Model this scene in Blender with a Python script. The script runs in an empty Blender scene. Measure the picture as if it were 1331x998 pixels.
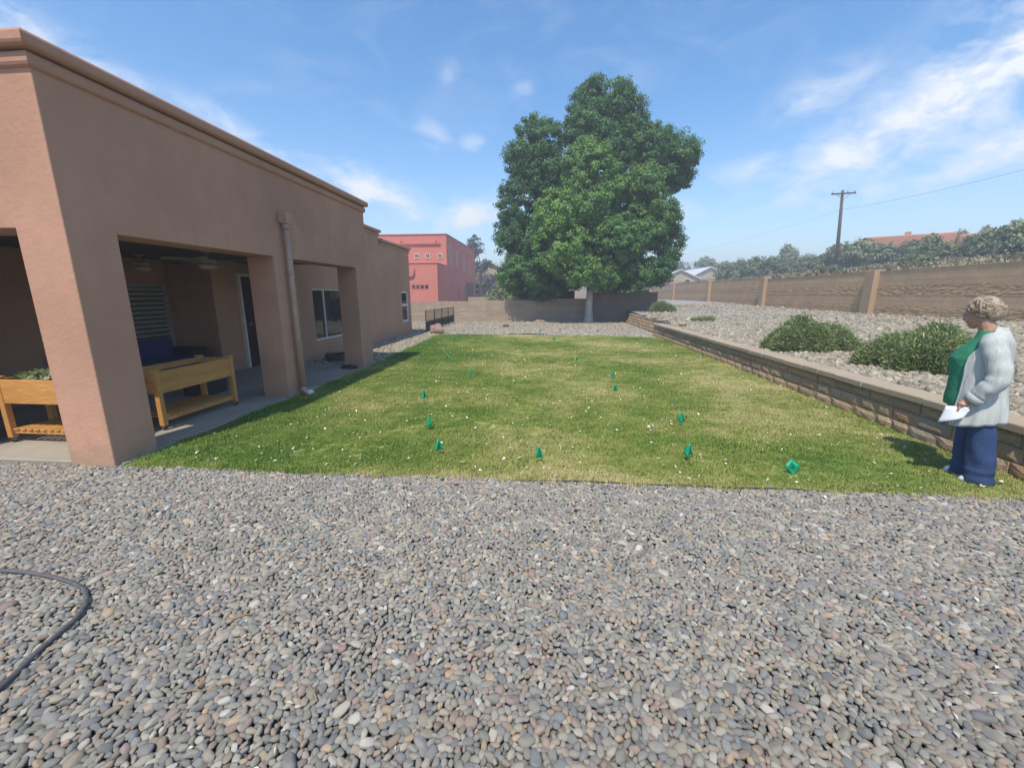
import bpy, bmesh, math, random
import numpy as np
from mathutils import Vector, Matrix, Euler, noise

random.seed(11)
rng = np.random.default_rng(11)
R = math.radians
SC = bpy.context.scene
COL = SC.collection
D = bpy.data

# ------------------------------------------------------------------ camera
PITCH, YAW = 12.167, 5.139
cam_d = D.cameras.new("camera")
cam_d.sensor_width = 36.0
cam_d.lens = 538.0 / 1331.0 * 36.0
cam_d.clip_start = 0.05
cam_d.clip_end = 3000
cam = D.objects.new("camera", cam_d)
COL.objects.link(cam)
cam.location = (0, 0, 1.6)
cam.rotation_euler = (R(90 - PITCH), 0, R(YAW))
SC.camera = cam

# ------------------------------------------------------------------ light
HAZE = 0.0045
SUN_EL, SUN_OFF = 60.0, 13.0            # sun behind the camera, a little to the left
SC.view_settings.view_transform = 'Standard'
SC.view_settings.look = 'None'
SC.view_settings.exposure = 0.6
SC.view_settings.gamma = 1.0

sd = D.lights.new("sun", 'SUN')
sd.energy = 3.3
sd.angle = R(0.5)
sd.color = (1.0, 0.92, 0.78)
sun = D.objects.new("sun", sd)
COL.objects.link(sun)
sv = Vector((-math.sin(R(SUN_OFF)) * math.cos(R(SUN_EL)), -math.cos(R(SUN_OFF)) * math.cos(R(SUN_EL)), math.sin(R(SUN_EL))))
sun.rotation_euler = (-sv).to_track_quat('-Z', 'Y').to_euler()
sun.location = (-10, -20, 40)

W = D.worlds.new("World")
SC.world = W
W.use_nodes = True


def build_world():
    nt = W.node_tree
    N, L = nt.nodes, nt.links
    for n in list(N):
        N.remove(n)
    out = N.new('ShaderNodeOutputWorld')
    bg = N.new('ShaderNodeBackground')
    bg.inputs[1].default_value = 0.15
    L.new(bg.outputs[0], out.inputs[0])
    sky = N.new('ShaderNodeTexSky')
    sky.sky_type = 'NISHITA'
    sky.sun_disc = False
    sky.sun_elevation = R(SUN_EL)
    sky.sun_rotation = R(180 + SUN_OFF)
    sky.altitude = 1800
    sky.air_density = 1.25
    sky.dust_density = 1.2
    sky.ozone_density = 2.0
    tc = N.new('ShaderNodeTexCoord')

    def math_(op, a, b=None, clamp=False):
        m = N.new('ShaderNodeMath')
        m.operation = op
        m.use_clamp = clamp
        for i, v in enumerate((a, b)):
            if v is None:
                continue
            if isinstance(v, (int, float)):
                m.inputs[i].default_value = v
            else:
                L.new(v, m.inputs[i])
        return m.outputs[0]

    def dot(vec):
        m = N.new('ShaderNodeVectorMath')
        m.operation = 'DOT_PRODUCT'
        L.new(tc.outputs['Generated'], m.inputs[0])
        m.inputs[1].default_value = vec
        return m.outputs['Value']

    # fine cloud structure, in directions on the dome
    def noise_(scale, det, rough, sx, sy, sz, dist=0.0, rot=0.0):
        mp = N.new('ShaderNodeMapping')
        mp.inputs['Scale'].default_value = (sx, sy, sz)
        mp.inputs['Rotation'].default_value = (0, rot, 0)
        L.new(tc.outputs['Generated'], mp.inputs[0])
        n = N.new('ShaderNodeTexNoise')
        n.inputs['Scale'].default_value = scale
        n.inputs['Detail'].default_value = det
        n.inputs['Roughness'].default_value = rough
        n.inputs['Distortion'].default_value = dist
        L.new(mp.outputs[0], n.inputs[0])
        return n.outputs[0]
    n1 = noise_(5.5, 9, 0.62, 1, 1, 2.2, 0.9, R(14))
    n2 = noise_(17.0, 8, 0.64, 1, 1, 1.8, 0.7)
    # single clouds: direction, tangent slope, half width, half height, strength
    patches = [
        ((0.56, 0.79, 0.262), 0.42, 0.20, 0.050, 1.0),
        ((0.665, 0.70, 0.34), 0.50, 0.22, 0.075, 1.0),
        ((0.39, 0.893, 0.233), 0.05, 0.09, 0.022, .6),
        ((0.655, 0.725, 0.205), 0.28, 0.13, 0.034, .85),
        ((0.451, 0.828, 0.333), 0.15, 0.08, 0.032, .5),
        ((0.545, 0.815, 0.17), 0.10, 0.16, 0.022, .5),
        ((-0.715, 0.61, 0.335), -0.45, 0.16, 0.035, .8),
        ((-0.55, 0.78, 0.275), -0.50, 0.10, 0.020, .65),
        ((-0.36, 0.912, 0.20), -0.40, 0.14, 0.036, .95),
        ((-0.18, 0.968, 0.17), 0.30, 0.12, 0.034, .95),
        ((-0.165, 0.937, 0.307), 0.0, 0.024, 0.014, .55),
        ((-0.245, 0.915, 0.318), -0.5, 0.034, 0.022, .42),
        ((-0.06, 0.917, 0.394), 0.35, 0.022, 0.013, .42),
        ((-0.40, 0.885, 0.245), -0.45, 0.07, 0.012, .55),
        ((-0.20, 0.885, 0.415), 0.9, 0.024, 0.018, .3),
        ((0.25, 0.955, 0.16), 0.1, 0.13, 0.03, .5),
    ]
    total = None
    for c, slope, a, b, s in patches:
        c = Vector(c).normalized()
        e = Vector((c.y, -c.x, 0)).normalized()
        u = c.cross(e)
        if u.z < 0:
            u = -u
        u1 = (e + u * slope).normalized()
        v1 = (u - e * slope).normalized()
        du = math_('DIVIDE', dot(u1), a)
        dv = math_('DIVIDE', dot(v1), b)
        q = math_('ADD', math_('MULTIPLY', du, du), math_('MULTIPLY', dv, dv))
        g = math_('MULTIPLY', math_('POWER', 2.718, math_('MULTIPLY', q, -0.8)), s)
        g = math_('MULTIPLY', g, math_('GREATER_THAN', dot(c), 0.0))
        total = g if total is None else math_('MAXIMUM', total, g)
    nn = math_('ADD', math_('MULTIPLY', n1, 0.6), math_('MULTIPLY', n2, 0.4))
    tex = math_('MULTIPLY', math_('SUBTRACT', nn, 0.40), 4.6, True)
    core = math_('MULTIPLY', math_('SUBTRACT', total, 0.55), 0.9, True)
    dens = math_('MULTIPLY', math_('MULTIPLY', total, 1.45), math_('ADD', math_('MULTIPLY', tex, 0.85), math_('MULTIPLY', core, 0.7)), True)
    # thin veils everywhere else
    veil = math_('MULTIPLY', math_('SUBTRACT', n1, 0.47), 0.9, True)
    veil = math_('MULTIPLY', veil, 0.55)
    cover = math_('MAXIMUM', dens, veil)
    # milky air towards the horizon
    sep = N.new('ShaderNodeSeparateXYZ')
    L.new(tc.outputs['Generated'], sep.inputs[0])
    low = math_('POWER', math_('SUBTRACT', 1.0, math_('ABSOLUTE', sep.outputs[2])), 8.0)
    cover = math_('MAXIMUM', cover, math_('MULTIPLY', low, 0.62))
    cover = math_('MULTIPLY', cover, 0.92)
    hs = N.new('ShaderNodeHueSaturation')
    hs.inputs['Saturation'].default_value = 1.26
    hs.inputs['Hue'].default_value = .498
    hs.inputs['Value'].default_value = 1.0
    L.new(sky.outputs[0], hs.inputs['Color'])
    mix = N.new('ShaderNodeMix')
    mix.data_type = 'RGBA'
    L.new(cover, mix.inputs[0])
    L.new(hs.outputs[0], mix.inputs[6])
    mix.inputs[7].default_value = (4.9, 5.0, 5.15, 1)
    L.new(mix.outputs[2], bg.inputs[0])


build_world()

# ------------------------------------------------------------------ materials
MATS = {}


class NB:
    """small node-building helper"""
    def __init__(self, name):
        self.m = D.materials.new(name)
        self.m.use_nodes = True
        self.N = self.m.node_tree.nodes
        self.L = self.m.node_tree.links
        for n in list(self.N):
            self.N.remove(n)
        self.out = self.N.new('ShaderNodeOutputMaterial')
        self.b = self.N.new('ShaderNodeBsdfPrincipled')
        self.L.new(self.b.outputs[0], self.out.inputs[0])
        self.tc = self.N.new('ShaderNodeTexCoord')
        MATS[name] = self.m

    def set(self, inp, v):
        s = self.b.inputs[inp]
        if hasattr(v, 'is_linked'):
            self.L.new(v, s)
        else:
            s.default_value = v

    def coord(self, kind='Object', scale=(1, 1, 1), rot=(0, 0, 0)):
        if kind == 'World':
            g = self.N.new('ShaderNodeNewGeometry')
            src = g.outputs['Position']
        else:
            src = self.tc.outputs[kind]
        mp = self.N.new('ShaderNodeMapping')
        mp.inputs['Scale'].default_value = scale
        mp.inputs['Rotation'].default_value = rot
        self.L.new(src, mp.inputs[0])
        return mp.outputs[0]

    def noise(self, co, scale, det=4, rough=.55, dist=0):
        n = self.N.new('ShaderNodeTexNoise')
        n.inputs['Scale'].default_value = scale
        n.inputs['Detail'].default_value = det
        n.inputs['Roughness'].default_value = rough
        n.inputs['Distortion'].default_value = dist
        self.L.new(co, n.inputs['Vector'])
        return n.outputs[0]

    def voronoi(self, co, scale, out='Distance', feature='F1'):
        n = self.N.new('ShaderNodeTexVoronoi')
        n.feature = feature
        n.inputs['Scale'].default_value = scale
        self.L.new(co, n.inputs['Vector'])
        return n.outputs[out]

    def ramp(self, fac, stops):
        n = self.N.new('ShaderNodeValToRGB')
        e = n.color_ramp.elements
        while len(e) < len(stops):
            e.new(0.5)
        for i, (p, c) in enumerate(stops):
            e[i].position = p
            e[i].color = (*c, 1) if len(c) == 3 else c
        self.L.new(fac, n.inputs[0])
        return n.outputs[0]

    def mix(self, a, b, fac, mode='MIX'):
        n = self.N.new('ShaderNodeMix')
        n.data_type = 'RGBA'
        n.blend_type = mode
        for i, v in ((0, fac), (6, a), (7, b)):
            if hasattr(v, 'is_linked'):
                self.L.new(v, n.inputs[i])
            elif i == 0:
                n.inputs[0].default_value = v
            else:
                n.inputs[i].default_value = (*v, 1)
        return n.outputs[2]

    def math(self, op, a, b=0.0, clamp=False):
        n = self.N.new('ShaderNodeMath')
        n.operation = op
        n.use_clamp = clamp
        for i, v in ((0, a), (1, b)):
            if hasattr(v, 'is_linked'):
                self.L.new(v, n.inputs[i])
            else:
                n.inputs[i].default_value = v
        return n.outputs[0]

    def bump(self, h, dist=0.01, strength=1.0, normal=None):
        n = self.N.new('ShaderNodeBump')
        n.inputs['Distance'].default_value = dist
        n.inputs['Strength'].default_value = strength
        self.L.new(h, n.inputs['Height'])
        if normal is not None:
            self.L.new(normal, n.inputs['Normal'])
        return n.outputs[0]

    def attr(self, name, kind='GEOMETRY'):
        n = self.N.new('ShaderNodeAttribute')
        n.attribute_type = kind
        n.attribute_name = name
        return n

    def objrand(self):
        return self.N.new('ShaderNodeObjectInfo').outputs['Random']


def mul(c, k):
    return tuple(x * k for x in c)


def stucco(name, col, fine=220, bump=.004, var=.18, bands=False):
    m = NB(name)
    co = m.coord('World')
    a = m.noise(co, .55, 5, .6)
    b = m.noise(co, 7, 4, .6)
    c = m.ramp(a, [(.3, mul(col, 1 - var)), (.7, mul(col, 1 + var * .6))])
    c = m.mix(c, mul(col, .8), m.math('MULTIPLY', m.math('SUBTRACT', b, .45, True), .9), 'MIX')
    # streaks of dust running down
    st = m.noise(m.coord('World', (9, 9, .5)), 1.0, 4, .6)
    c = m.mix(c, mul(col, .82), m.math('MULTIPLY', m.math('SUBTRACT', st, .52, True), 1.4))
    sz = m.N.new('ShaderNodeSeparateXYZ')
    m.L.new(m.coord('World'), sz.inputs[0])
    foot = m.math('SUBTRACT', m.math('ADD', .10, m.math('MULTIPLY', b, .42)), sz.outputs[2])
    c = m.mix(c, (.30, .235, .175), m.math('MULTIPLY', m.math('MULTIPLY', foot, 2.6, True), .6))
    pt = m.noise(co, 1.7, 3, .5, .8)
    c = m.mix(c, mul(col, 1.13), m.math('MULTIPLY', m.math('SUBTRACT', pt, .54, True), 2.2))
    m.set('Base Color', c)
    m.set('Roughness', .92)
    m.set('Specular IOR Level', .25)
    h = m.math('ADD', m.noise(co, fine, 3, .6), m.math('MULTIPLY', m.noise(co, 28, 3, .6), 1.4))
    h2 = m.math('ADD', h, m.math('MULTIPLY', m.noise(co, 5, 3, .6), 1.6))
    m.set('Normal', m.bump(h2, bump, .8))
    return m.m


def plain(name, col, rough=.6, var=.12, scale=6, metallic=0, bump=0.0, bscale=60, spec=.5):
    m = NB(name)
    co = m.coord('Object')
    a = m.noise(co, scale, 4, .6)
    m.set('Base Color', m.ramp(a, [(.3, mul(col, 1 - var)), (.7, mul(col, 1 + var))]))
    m.set('Roughness', rough)
    m.set('Metallic', metallic)
    m.set('Specular IOR Level', spec)
    if bump:
        m.set('Normal', m.bump(m.noise(co, bscale, 3, .6), bump))
    return m.m


HOUSE_C = (.535, .295, .195)
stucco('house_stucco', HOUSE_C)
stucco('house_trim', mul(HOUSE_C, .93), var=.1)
stucco('red_stucco', (.60, .20, .15), fine=30, bump=.01, var=.08)
stucco('red_trim', (.48, .155, .115), fine=30, bump=.006, var=.08)
stucco('beige_stucco', (.50, .42, .29), fine=30, bump=.01)
stucco('orange_stucco', (.52, .23, .14), fine=30, bump=.01)
plain('porch_shade_dark', (.11, .07, .05), .9, .1)
plain('pipe_paint', (.44, .275, .19), .5, .15, 9, bump=.002)
plain('white_pvc', (.72, .70, .65), .45, .08)
plain('white_frame', (.70, .66, .58), .5, .08)
plain('tan_frame', (.52, .42, .32), .5, .08)
plain('shutter_paint', (.34, .34, .29), .5, .08)
plain('dark_door', (.055, .035, .03), .5, .2)
plain('black_metal', (.02, .02, .022), .45, .2, metallic=.3)
plain('steel', (.35, .35, .36), .4, .15, metallic=.9)
plain('rubber', (.025, .025, .027), .6, .3, 20)
plain('rust_steel', (.075, .06, .048), .8, .35, 5)
plain('fan_white', (.36, .31, .25), .5, .1)
plain('fan_glass', (.5, .44, .36), .25, .05)
plain('blue_fabric', (.022, .032, .14), .9, .15, 14, bump=.004, bscale=90)
plain('wicker', (.045, .032, .028), .7, .3, 60, bump=.008, bscale=120)
plain('potting_soil', (.045, .03, .02), .95, .4, 25, bump=.03, bscale=40)
plain('pole_wood', (.10, .075, .06), .85, .3, 3)
plain('white_roof', (.72, .73, .74), .45, .06)
plain('red_roof', (.50, .20, .12), .8, .12)
plain('hose_rubber', (.10, .098, .10), .5, .3, 25)
plain('white_shoe', (.75, .73, .68), .6, .06)
plain('twig', (.30, .20, .12), .9, .3, 30)


def mk_glass():
    m = NB('window_glass')
    m.set('Base Color', (.018, .02, .022, 1))
    m.set('Roughness', .06)
    m.set('Specular IOR Level', .7)
    m.set('Normal', m.bump(m.noise(m.coord('Object'), 3, 2), .01, .3))


mk_glass()


def mk_wood(name, c1, c2):
    m = NB(name)
    co = m.coord('Object', (2, 14, 14))
    n = m.noise(co, 3.0, 5, .6, 1.2)
    n2 = m.noise(m.coord('Object', (5, 60, 60)), 2.0, 3, .6)
    c = m.ramp(n, [(.25, c1), (.5, tuple((a + b) / 2 for a, b in zip(c1, c2))), (.75, c2)])
    c = m.mix(c, mul(c1, .6), m.math('MULTIPLY', m.math('SUBTRACT', n2, .55, True), 2.0))
    c = m.mix(c, mul(c1, .7), m.math('MULTIPLY', m.objrand(), .35))
    m.set('Base Color', c)
    m.set('Roughness', .65)
    m.set('Normal', m.bump(n2, .002))


mk_wood('cedar', (.47, .20, .05), (.76, .39, .10))


def mk_concrete():
    m = NB('concrete')
    co = m.coord('World')
    a = m.noise(co, 1.2, 6, .65)
    b = m.noise(co, 40, 3, .6)
    c = m.ramp(a, [(.3, (.26, .225, .175)), (.7, (.38, .335, .265))])
    c = m.mix(c, (.25, .22, .19), m.math('MULTIPLY', m.math('SUBTRACT', b, .5, True), .8))
    m.set('Base Color', c)
    m.set('Roughness', .9)
    m.set('Normal', m.bump(b, .003))


mk_concrete()


def mk_ground(name, c1, c2, c3, scale=30):
    m = NB(name)
    co = m.coord('World')
    a = m.noise(co, .35, 5, .6)
    v = m.voronoi(co, scale, 'Color')
    c = m.ramp(a, [(.3, c1), (.7, c2)])
    bw = m.N.new('ShaderNodeRGBToBW')
    m.L.new(v, bw.inputs[0])
    c = m.mix(c, c3, m.math('MULTIPLY', bw.outputs[0], .7))
    m.set('Base Color', c)
    m.set('Roughness', .95)
    d = m.voronoi(co, scale, 'Distance')
    m.set('Normal', m.bump(d, .02, .7))


mk_ground('dirt', (.24, .18, .12), (.33, .26, .18), (.20, .15, .10), 14)
mk_ground('gravel_base', (.18, .165, .145), (.23, .205, .18), (.14, .13, .115), 45)
mk_ground('pale_gravel', (.36, .33, .285), (.44, .405, .35), (.26, .24, .215), 22)
mk_ground('bed_gravel', (.34, .32, .295), (.42, .395, .36), (.22, .21, .20), 16)
mk_ground('scrub_ground', (.26, .215, .145), (.35, .30, .21), (.20, .185, .12), 1.3)


def mk_lawn_soil():
    m = NB('lawn_thatch')
    co = m.coord('World')
    a = m.noise(co, .8, 5, .62)
    b = m.noise(co, 30, 4, .7)
    c = m.ramp(a, [(.35, (0.180, 0.252, 0.055)), (.55, (0.288, 0.324, 0.088)), (.7, (0.432, 0.396, 0.165))])
    c = m.mix(c, (.07, .085, .02), m.math('MULTIPLY', m.math('SUBTRACT', b, .45, True), 1.6))
    m.set('Base Color', c)
    m.set('Roughness', .95)
    m.set('Normal', m.bump(b, .02))


mk_lawn_soil()


def mk_grass():
    m = NB('grass_blades')
    g = m.coord('World')
    big = m.noise(g, .42, 3, .5)
    mid = m.noise(g, 2.6, 4, .65)
    fine = m.noise(g, 60, 2, .5)
    k = m.math('ADD', m.math('MULTIPLY', m.math('ADD', m.math('MULTIPLY', m.math('SUBTRACT', big, .5), 1.15), .5), .62), m.math('MULTIPLY', mid, .40))
    k = m.math('ADD', k, m.math('MULTIPLY', m.math('SUBTRACT', fine, .5), .34))
    # darker green towards the house side
    sep = m.N.new('ShaderNodeSeparateXYZ')
    m.L.new(g, sep.inputs[0])
    side_green = m.math('MULTIPLY', m.math('ADD', sep.outputs[0], 1.6), .045)
    k = m.math('ADD', k, m.math('MAXIMUM', m.math('MINIMUM', side_green, .03), -.12))
    edge = m.math('MULTIPLY', m.math('SUBTRACT', 3.62, sep.outputs[1], True), .42)
    k = m.math('ADD', k, edge)
    c = m.ramp(k, [(.345, (0.132, 0.236, 0.040)), (.468, (0.230, 0.316, 0.063)), (.562, (0.391, 0.402, 0.121)), (.665, (0.609, 0.535, 0.263))])
    m.set('Base Color', c)
    m.set('Roughness', .6)
    m.set('Specular IOR Level', .25)
    tr = m.N.new('ShaderNodeBsdfTranslucent')
    m.L.new(c, tr.inputs[0])
    ms = m.N.new('ShaderNodeMixShader')
    ms.inputs[0].default_value = .25
    m.L.new(m.b.outputs[0], ms.inputs[1])
    m.L.new(tr.outputs[0], ms.inputs[2])
    m.L.new(ms.outputs[0], m.out.inputs[0])


mk_grass()


def mk_leaf(name, stops, trans=.25, rough=.5):
    m = NB(name)
    a = m.attr('tint')
    c = m.ramp(a.outputs['Fac'], stops)
    m.set('Base Color', c)
    m.set('Roughness', rough)
    m.set('Specular IOR Level', .35)
    tr = m.N.new('ShaderNodeBsdfTranslucent')
    m.L.new(m.mix(c, (.12, .2, .02), .4), tr.inputs[0])
    ms = m.N.new('ShaderNodeMixShader')
    ms.inputs[0].default_value = trans
    m.L.new(m.b.outputs[0], ms.inputs[1])
    m.L.new(tr.outputs[0], ms.inputs[2])
    m.L.new(ms.outputs[0], m.out.inputs[0])


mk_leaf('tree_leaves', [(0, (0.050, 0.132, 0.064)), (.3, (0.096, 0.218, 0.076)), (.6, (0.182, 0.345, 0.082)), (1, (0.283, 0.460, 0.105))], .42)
mk_leaf('juniper_leaves', [(0, (0.124, 0.155, 0.072)), (.5, (0.206, 0.248, 0.109)), (1, (0.330, 0.333, 0.160))], .1)
mk_leaf('bush_leaves', [(0, (0.125, 0.174, 0.072)), (.45, (0.250, 0.318, 0.120)), (.84, (0.413, 0.444, 0.198)), (1, (0.750, 0.648, 0.480))], .3, .85)
mk_leaf('grey_leaves', [(0, (.055, .06, .055)), (.5, (.085, .085, .08)), (1, (.13, .125, .11))], .1)
mk_leaf('scrub_leaves', [(0, (.15, .125, .07)), (.5, (.26, .22, .13)), (1, (.38, .33, .21))], .1)


def mk_bark(name, c1, c2, zs=.25):
    m = NB(name)
    co = m.coord('Object', (7, 7, 7 * zs))
    n = m.noise(co, 2, 5, .65, .6)
    m.set('Base Color', m.ramp(n, [(.35, c1), (.65, c2)]))
    m.set('Roughness', .95)
    m.set('Normal', m.bump(n, .03))


mk_bark('bark_white', (.30, .27, .23), (.66, .62, .55))
mk_bark('bark', (.07, .05, .035), (.20, .155, .115))


def mk_pebble(name, stops, rough=.75):
    m = NB(name)
    a = m.attr('tint', 'INSTANCER')
    c = m.ramp(a.outputs['Fac'], stops)
    for e in c.node.color_ramp.elements:
        pass
    c.node.color_ramp.interpolation = 'CONSTANT'
    v = m.noise(m.coord('Object'), 60, 4, .6)
    c = m.mix(c, mul((.48, .44, .38), .9), m.math('MULTIPLY', m.math('SUBTRACT', v, .5, True), .6))
    b = m.attr('shade', 'INSTANCER')
    n = m.N.new('ShaderNodeHueSaturation')
    m.L.new(c, n.inputs['Color'])
    m.L.new(b.outputs['Fac'], n.inputs['Value'])
    m.set('Base Color', n.outputs[0])
    m.set('Roughness', rough)
    m.set('Specular IOR Level', .3)
    m.set('Normal', m.bump(m.noise(m.coord('Object'), 130, 3, .6), .0015))


mk_pebble('pebble_stone', [(0, (0.273, 0.255, 0.221)), (.14, (0.237, 0.232, 0.214)), (.27, (0.322, 0.292, 0.240)), (.38, (0.194, 0.193, 0.183)),
                           (.47, (0.331, 0.282, 0.214)), (.58, (0.263, 0.250, 0.210)), (.68, (0.379, 0.344, 0.281)), (.77, (0.312, 0.240, 0.190)),
                           (.84, (0.237, 0.224, 0.180)), (.90, (0.395, 0.298, 0.205)), (.935, (0.453, 0.422, 0.363)), (.955, (0.279, 0.214, 0.190)), (.98, (0.211, 0.219, 0.226))])
mk_pebble('pale_stone', [(0, (0.361, 0.312, 0.228)), (.2, (0.275, 0.242, 0.181)), (.4, (0.408, 0.353, 0.258)), (.6, (0.314, 0.265, 0.194)), (.8, (0.456, 0.400, 0.297)), (.92, (0.228, 0.200, 0.150))])


def mk_blocks():
    m = NB('wall_block')
    r = m.objrand()
    c = m.ramp(r, [(0, (.40, .295, .17)), (.25, (.45, .315, .18)), (.45, (.33, .25, .155)), (.62, (.48, .36, .215)), (.78, (.43, .25, .135)), (.9, (.34, .28, .195))])
    co = m.coord('World')
    n = m.noise(co, 14, 5, .65)
    c = m.mix(c, (.25, .19, .135), m.math('MULTIPLY', m.math('SUBTRACT', n, .45, True), 1.6))
    c = m.mix(c, (.42, .36, .28), m.math('MULTIPLY', m.math('SUBTRACT', m.noise(co, 35, 3, .6), .55, True), 1.4))
    m.set('Base Color', c)
    m.set('Roughness', .95)
    m.set('Normal', m.bump(m.math('ADD', n, m.noise(co, 70, 3, .6)), .018, .9))
    m = NB('cap_block')
    r = m.objrand()
    c = m.ramp(r, [(0, (.35, .275, .185)), (.5, (.41, .325, .22)), (1, (.37, .30, .22))])
    co = m.coord('World')
    n = m.noise(co, 18, 5, .65)
    c = m.mix(c, (.27, .215, .16), m.math('MULTIPLY', m.math('SUBTRACT', n, .5, True), 1.5))
    m.set('Base Color', c)
    m.set('Roughness', .95)
    m.set('Normal', m.bump(m.noise(co, 60, 4, .6), .006))


mk_blocks()


def mk_cmu(name, col, rough):
    m = NB(name)
    co = m.coord('World')
    n = m.noise(co, 1.3, 5, .6)
    f = m.noise(co, 24, 5, .7)
    c = m.ramp(n, [(.3, mul(col, .82)), (.7, mul(col, 1.12))])
    c = m.mix(c, mul(col, .6), m.math('MULTIPLY', m.math('SUBTRACT', f, .5, True), 1.8 if rough else .9))
    c = m.mix(c, mul(col, .8), m.math('MULTIPLY', m.objrand(), .5))
    # vertical block joints, every course shifted on its own
    sx = m.N.new('ShaderNodeSeparateXYZ')
    m.L.new(m.tc.outputs['Object'], sx.inputs[0])
    fr = m.math('FRACT', m.math('ADD', m.math('DIVIDE', sx.outputs[0], .4), m.math('MULTIPLY', m.objrand(), 7.0)))
    jt = m.math('LESS_THAN', fr, .035)
    bid = m.N.new('ShaderNodeTexWhiteNoise')
    bid.noise_dimensions = '1D'
    m.L.new(m.math('ADD', m.math('FLOOR', m.math('ADD', m.math('DIVIDE', sx.outputs[0], .4), m.math('MULTIPLY', m.objrand(), 7.0))), m.math('MULTIPLY', m.objrand(), 91.0)), bid.inputs['W'])
    c = m.mix(c, mul(col, .72), m.math('MULTIPLY', bid.outputs['Value'], .45))
    c = m.mix(c, mul(col, .55), m.math('MULTIPLY', jt, .7))
    m.set('Base Color', c)
    m.set('Roughness', .95)
    h = m.math('ADD', f, m.math('MULTIPLY', m.noise(co, 70, 3), .5))
    m.set('Normal', m.bump(h, .03 if rough else .006))


CMU = (.60, .41, .235)
mk_cmu('cmu_smooth', CMU, False)
mk_cmu('cmu_split', mul(CMU, .95), True)
mk_cmu('cmu_pilaster', (.50, .35, .21), False)
mk_cmu('back_cmu_smooth', (.42, .32, .225), False)
mk_cmu('back_cmu_split', (.46, .355, .255), True)
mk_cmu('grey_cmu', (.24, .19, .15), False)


def mk_fabrics():
    m = NB('denim')
    co = m.coord('Object')
    n = m.noise(co, 9, 4, .6)
    w = m.noise(m.coord('Object', (260, 260, 60)), 1, 2)
    c = m.ramp(n, [(.3, (.020, .046, .125)), (.7, (.034, .072, .175))])
    c = m.mix(c, (.06, .085, .15), m.math('MULTIPLY', m.math('SUBTRACT', w, .5, True), .8))
    m.set('Base Color', c)
    m.set('Roughness', .9)
    m.set('Normal', m.bump(m.math('ADD', w, m.noise(co, 16, 3)), .004))
    m = NB('green_knit')
    co = m.coord('Object')
    n = m.noise(co, 8, 4)
    m.set('Base Color', m.ramp(n, [(.3, (.020, .185, .095)), (.7, (.032, .25, .13))]))
    m.set('Roughness', .85)
    m.set('Normal', m.bump(m.noise(co, 18, 3), .01))
    m = NB('grey_knit')
    co = m.coord('Object')
    n = m.noise(m.coord('Object', (42, 42, 7)), 1.0, 4, .65)
    k = m.noise(m.coord('Object', (30, 30, 150)), 1.0, 2)
    c = m.ramp(n, [(.25, (.37, .385, .37)), (.5, (.49, .505, .48)), (.75, (.56, .57, .54))])
    m.set('Base Color', c)
    m.set('Roughness', .95)
    h = m.math('ADD', n, m.math('MULTIPLY', k, .3))
    m.set('Normal', m.bump(h, .006))
    m = NB('skin')
    co = m.coord('Object')
    n = m.noise(co, 30, 4)
    m.set('Base Color', m.ramp(n, [(.3, (.42, .22, .15)), (.7, (.53, .29, .205))]))
    m.set('Roughness', .5)
    m.set('Subsurface Weight', .12)
    m.set('Subsurface Radius', (.01, .004, .002))
    m = NB('hair')
    co = m.coord('Object')
    n = m.noise(m.coord('Object', (1, 1, .6)), 22, 4, .65)
    c = m.ramp(n, [(.28, (.15, .105, .07)), (.5, (.31, .24, .165)), (.72, (.50, .42, .31))])
    m.set('Base Color', c)
    m.set('Roughness', .5)
    m.set('Normal', m.bump(m.noise(m.coord('Object', (1, 1, .3)), 160, 2), .002))
    m = NB('paper')
    m.set('Base Color', (.74, .75, .80, 1))
    m.set('Roughness', .7)
    m = NB('flag_green')
    co = m.coord('Object')
    m.set('Base Color', m.ramp(m.noise(co, 20, 3), [(.3, (.008, .50, .26)), (.7, (.02, .66, .37))]))
    m.set('Roughness', .45)
    tr = m.N.new('ShaderNodeBsdfTranslucent')
    tr.inputs[0].default_value = (.02, .65, .36, 1)
    ms = m.N.new('ShaderNodeMixShader')
    ms.inputs[0].default_value = .42
    m.L.new(m.b.outputs[0], ms.inputs[1])
    m.L.new(tr.outputs[0], ms.inputs[2])
    m.L.new(ms.outputs[0], m.out.inputs[0])
    m = NB('flag_ink')
    m.set('Base Color', (.004, .09, .06, 1))
    m.set('Roughness', .6)
    m = NB('boulder')
    co = m.coord('Object')
    n = m.noise(co, 4, 6, .65)
    m.set('Base Color', m.ramp(n, [(.3, (.22, .13, .11)), (.7, (.40, .27, .23))]))
    m.set('Roughness', .95)
    m.set('Normal', m.bump(n, .06))
    m = NB('petal')
    a = m.attr('tint')
    m.set('Base Color', m.ramp(a.outputs['Fac'], [(0, (.45, .36, .22)), (.35, (.62, .58, .44)), (1, (.78, .76, .66))]))
    m.set('Roughness', .8)


mk_fabrics()


def mk_screen():
    m = NB('shade_cloth')
    m.set('Base Color', (.03, .045, .04, 1))
    m.set('Roughness', .8)


mk_screen()

# ------------------------------------------------------------------ helpers


def link(o):
    COL.objects.link(o)
    return o


def tag(o, label=None, cat=None, group=None, kind=None):
    if label:
        o['label'] = label
    if cat:
        o['category'] = cat
    if group:
        o['group'] = group
    if kind:
        o['kind'] = kind
    return o


def empty(name, loc=(0, 0, 0), rz=0.0, label=None, cat=None, group=None):
    o = D.objects.new(name, None)
    o.location = loc
    o.rotation_euler = (0, 0, rz)
    o.empty_display_size = .1
    link(o)
    return tag(o, label, cat, group)


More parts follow.
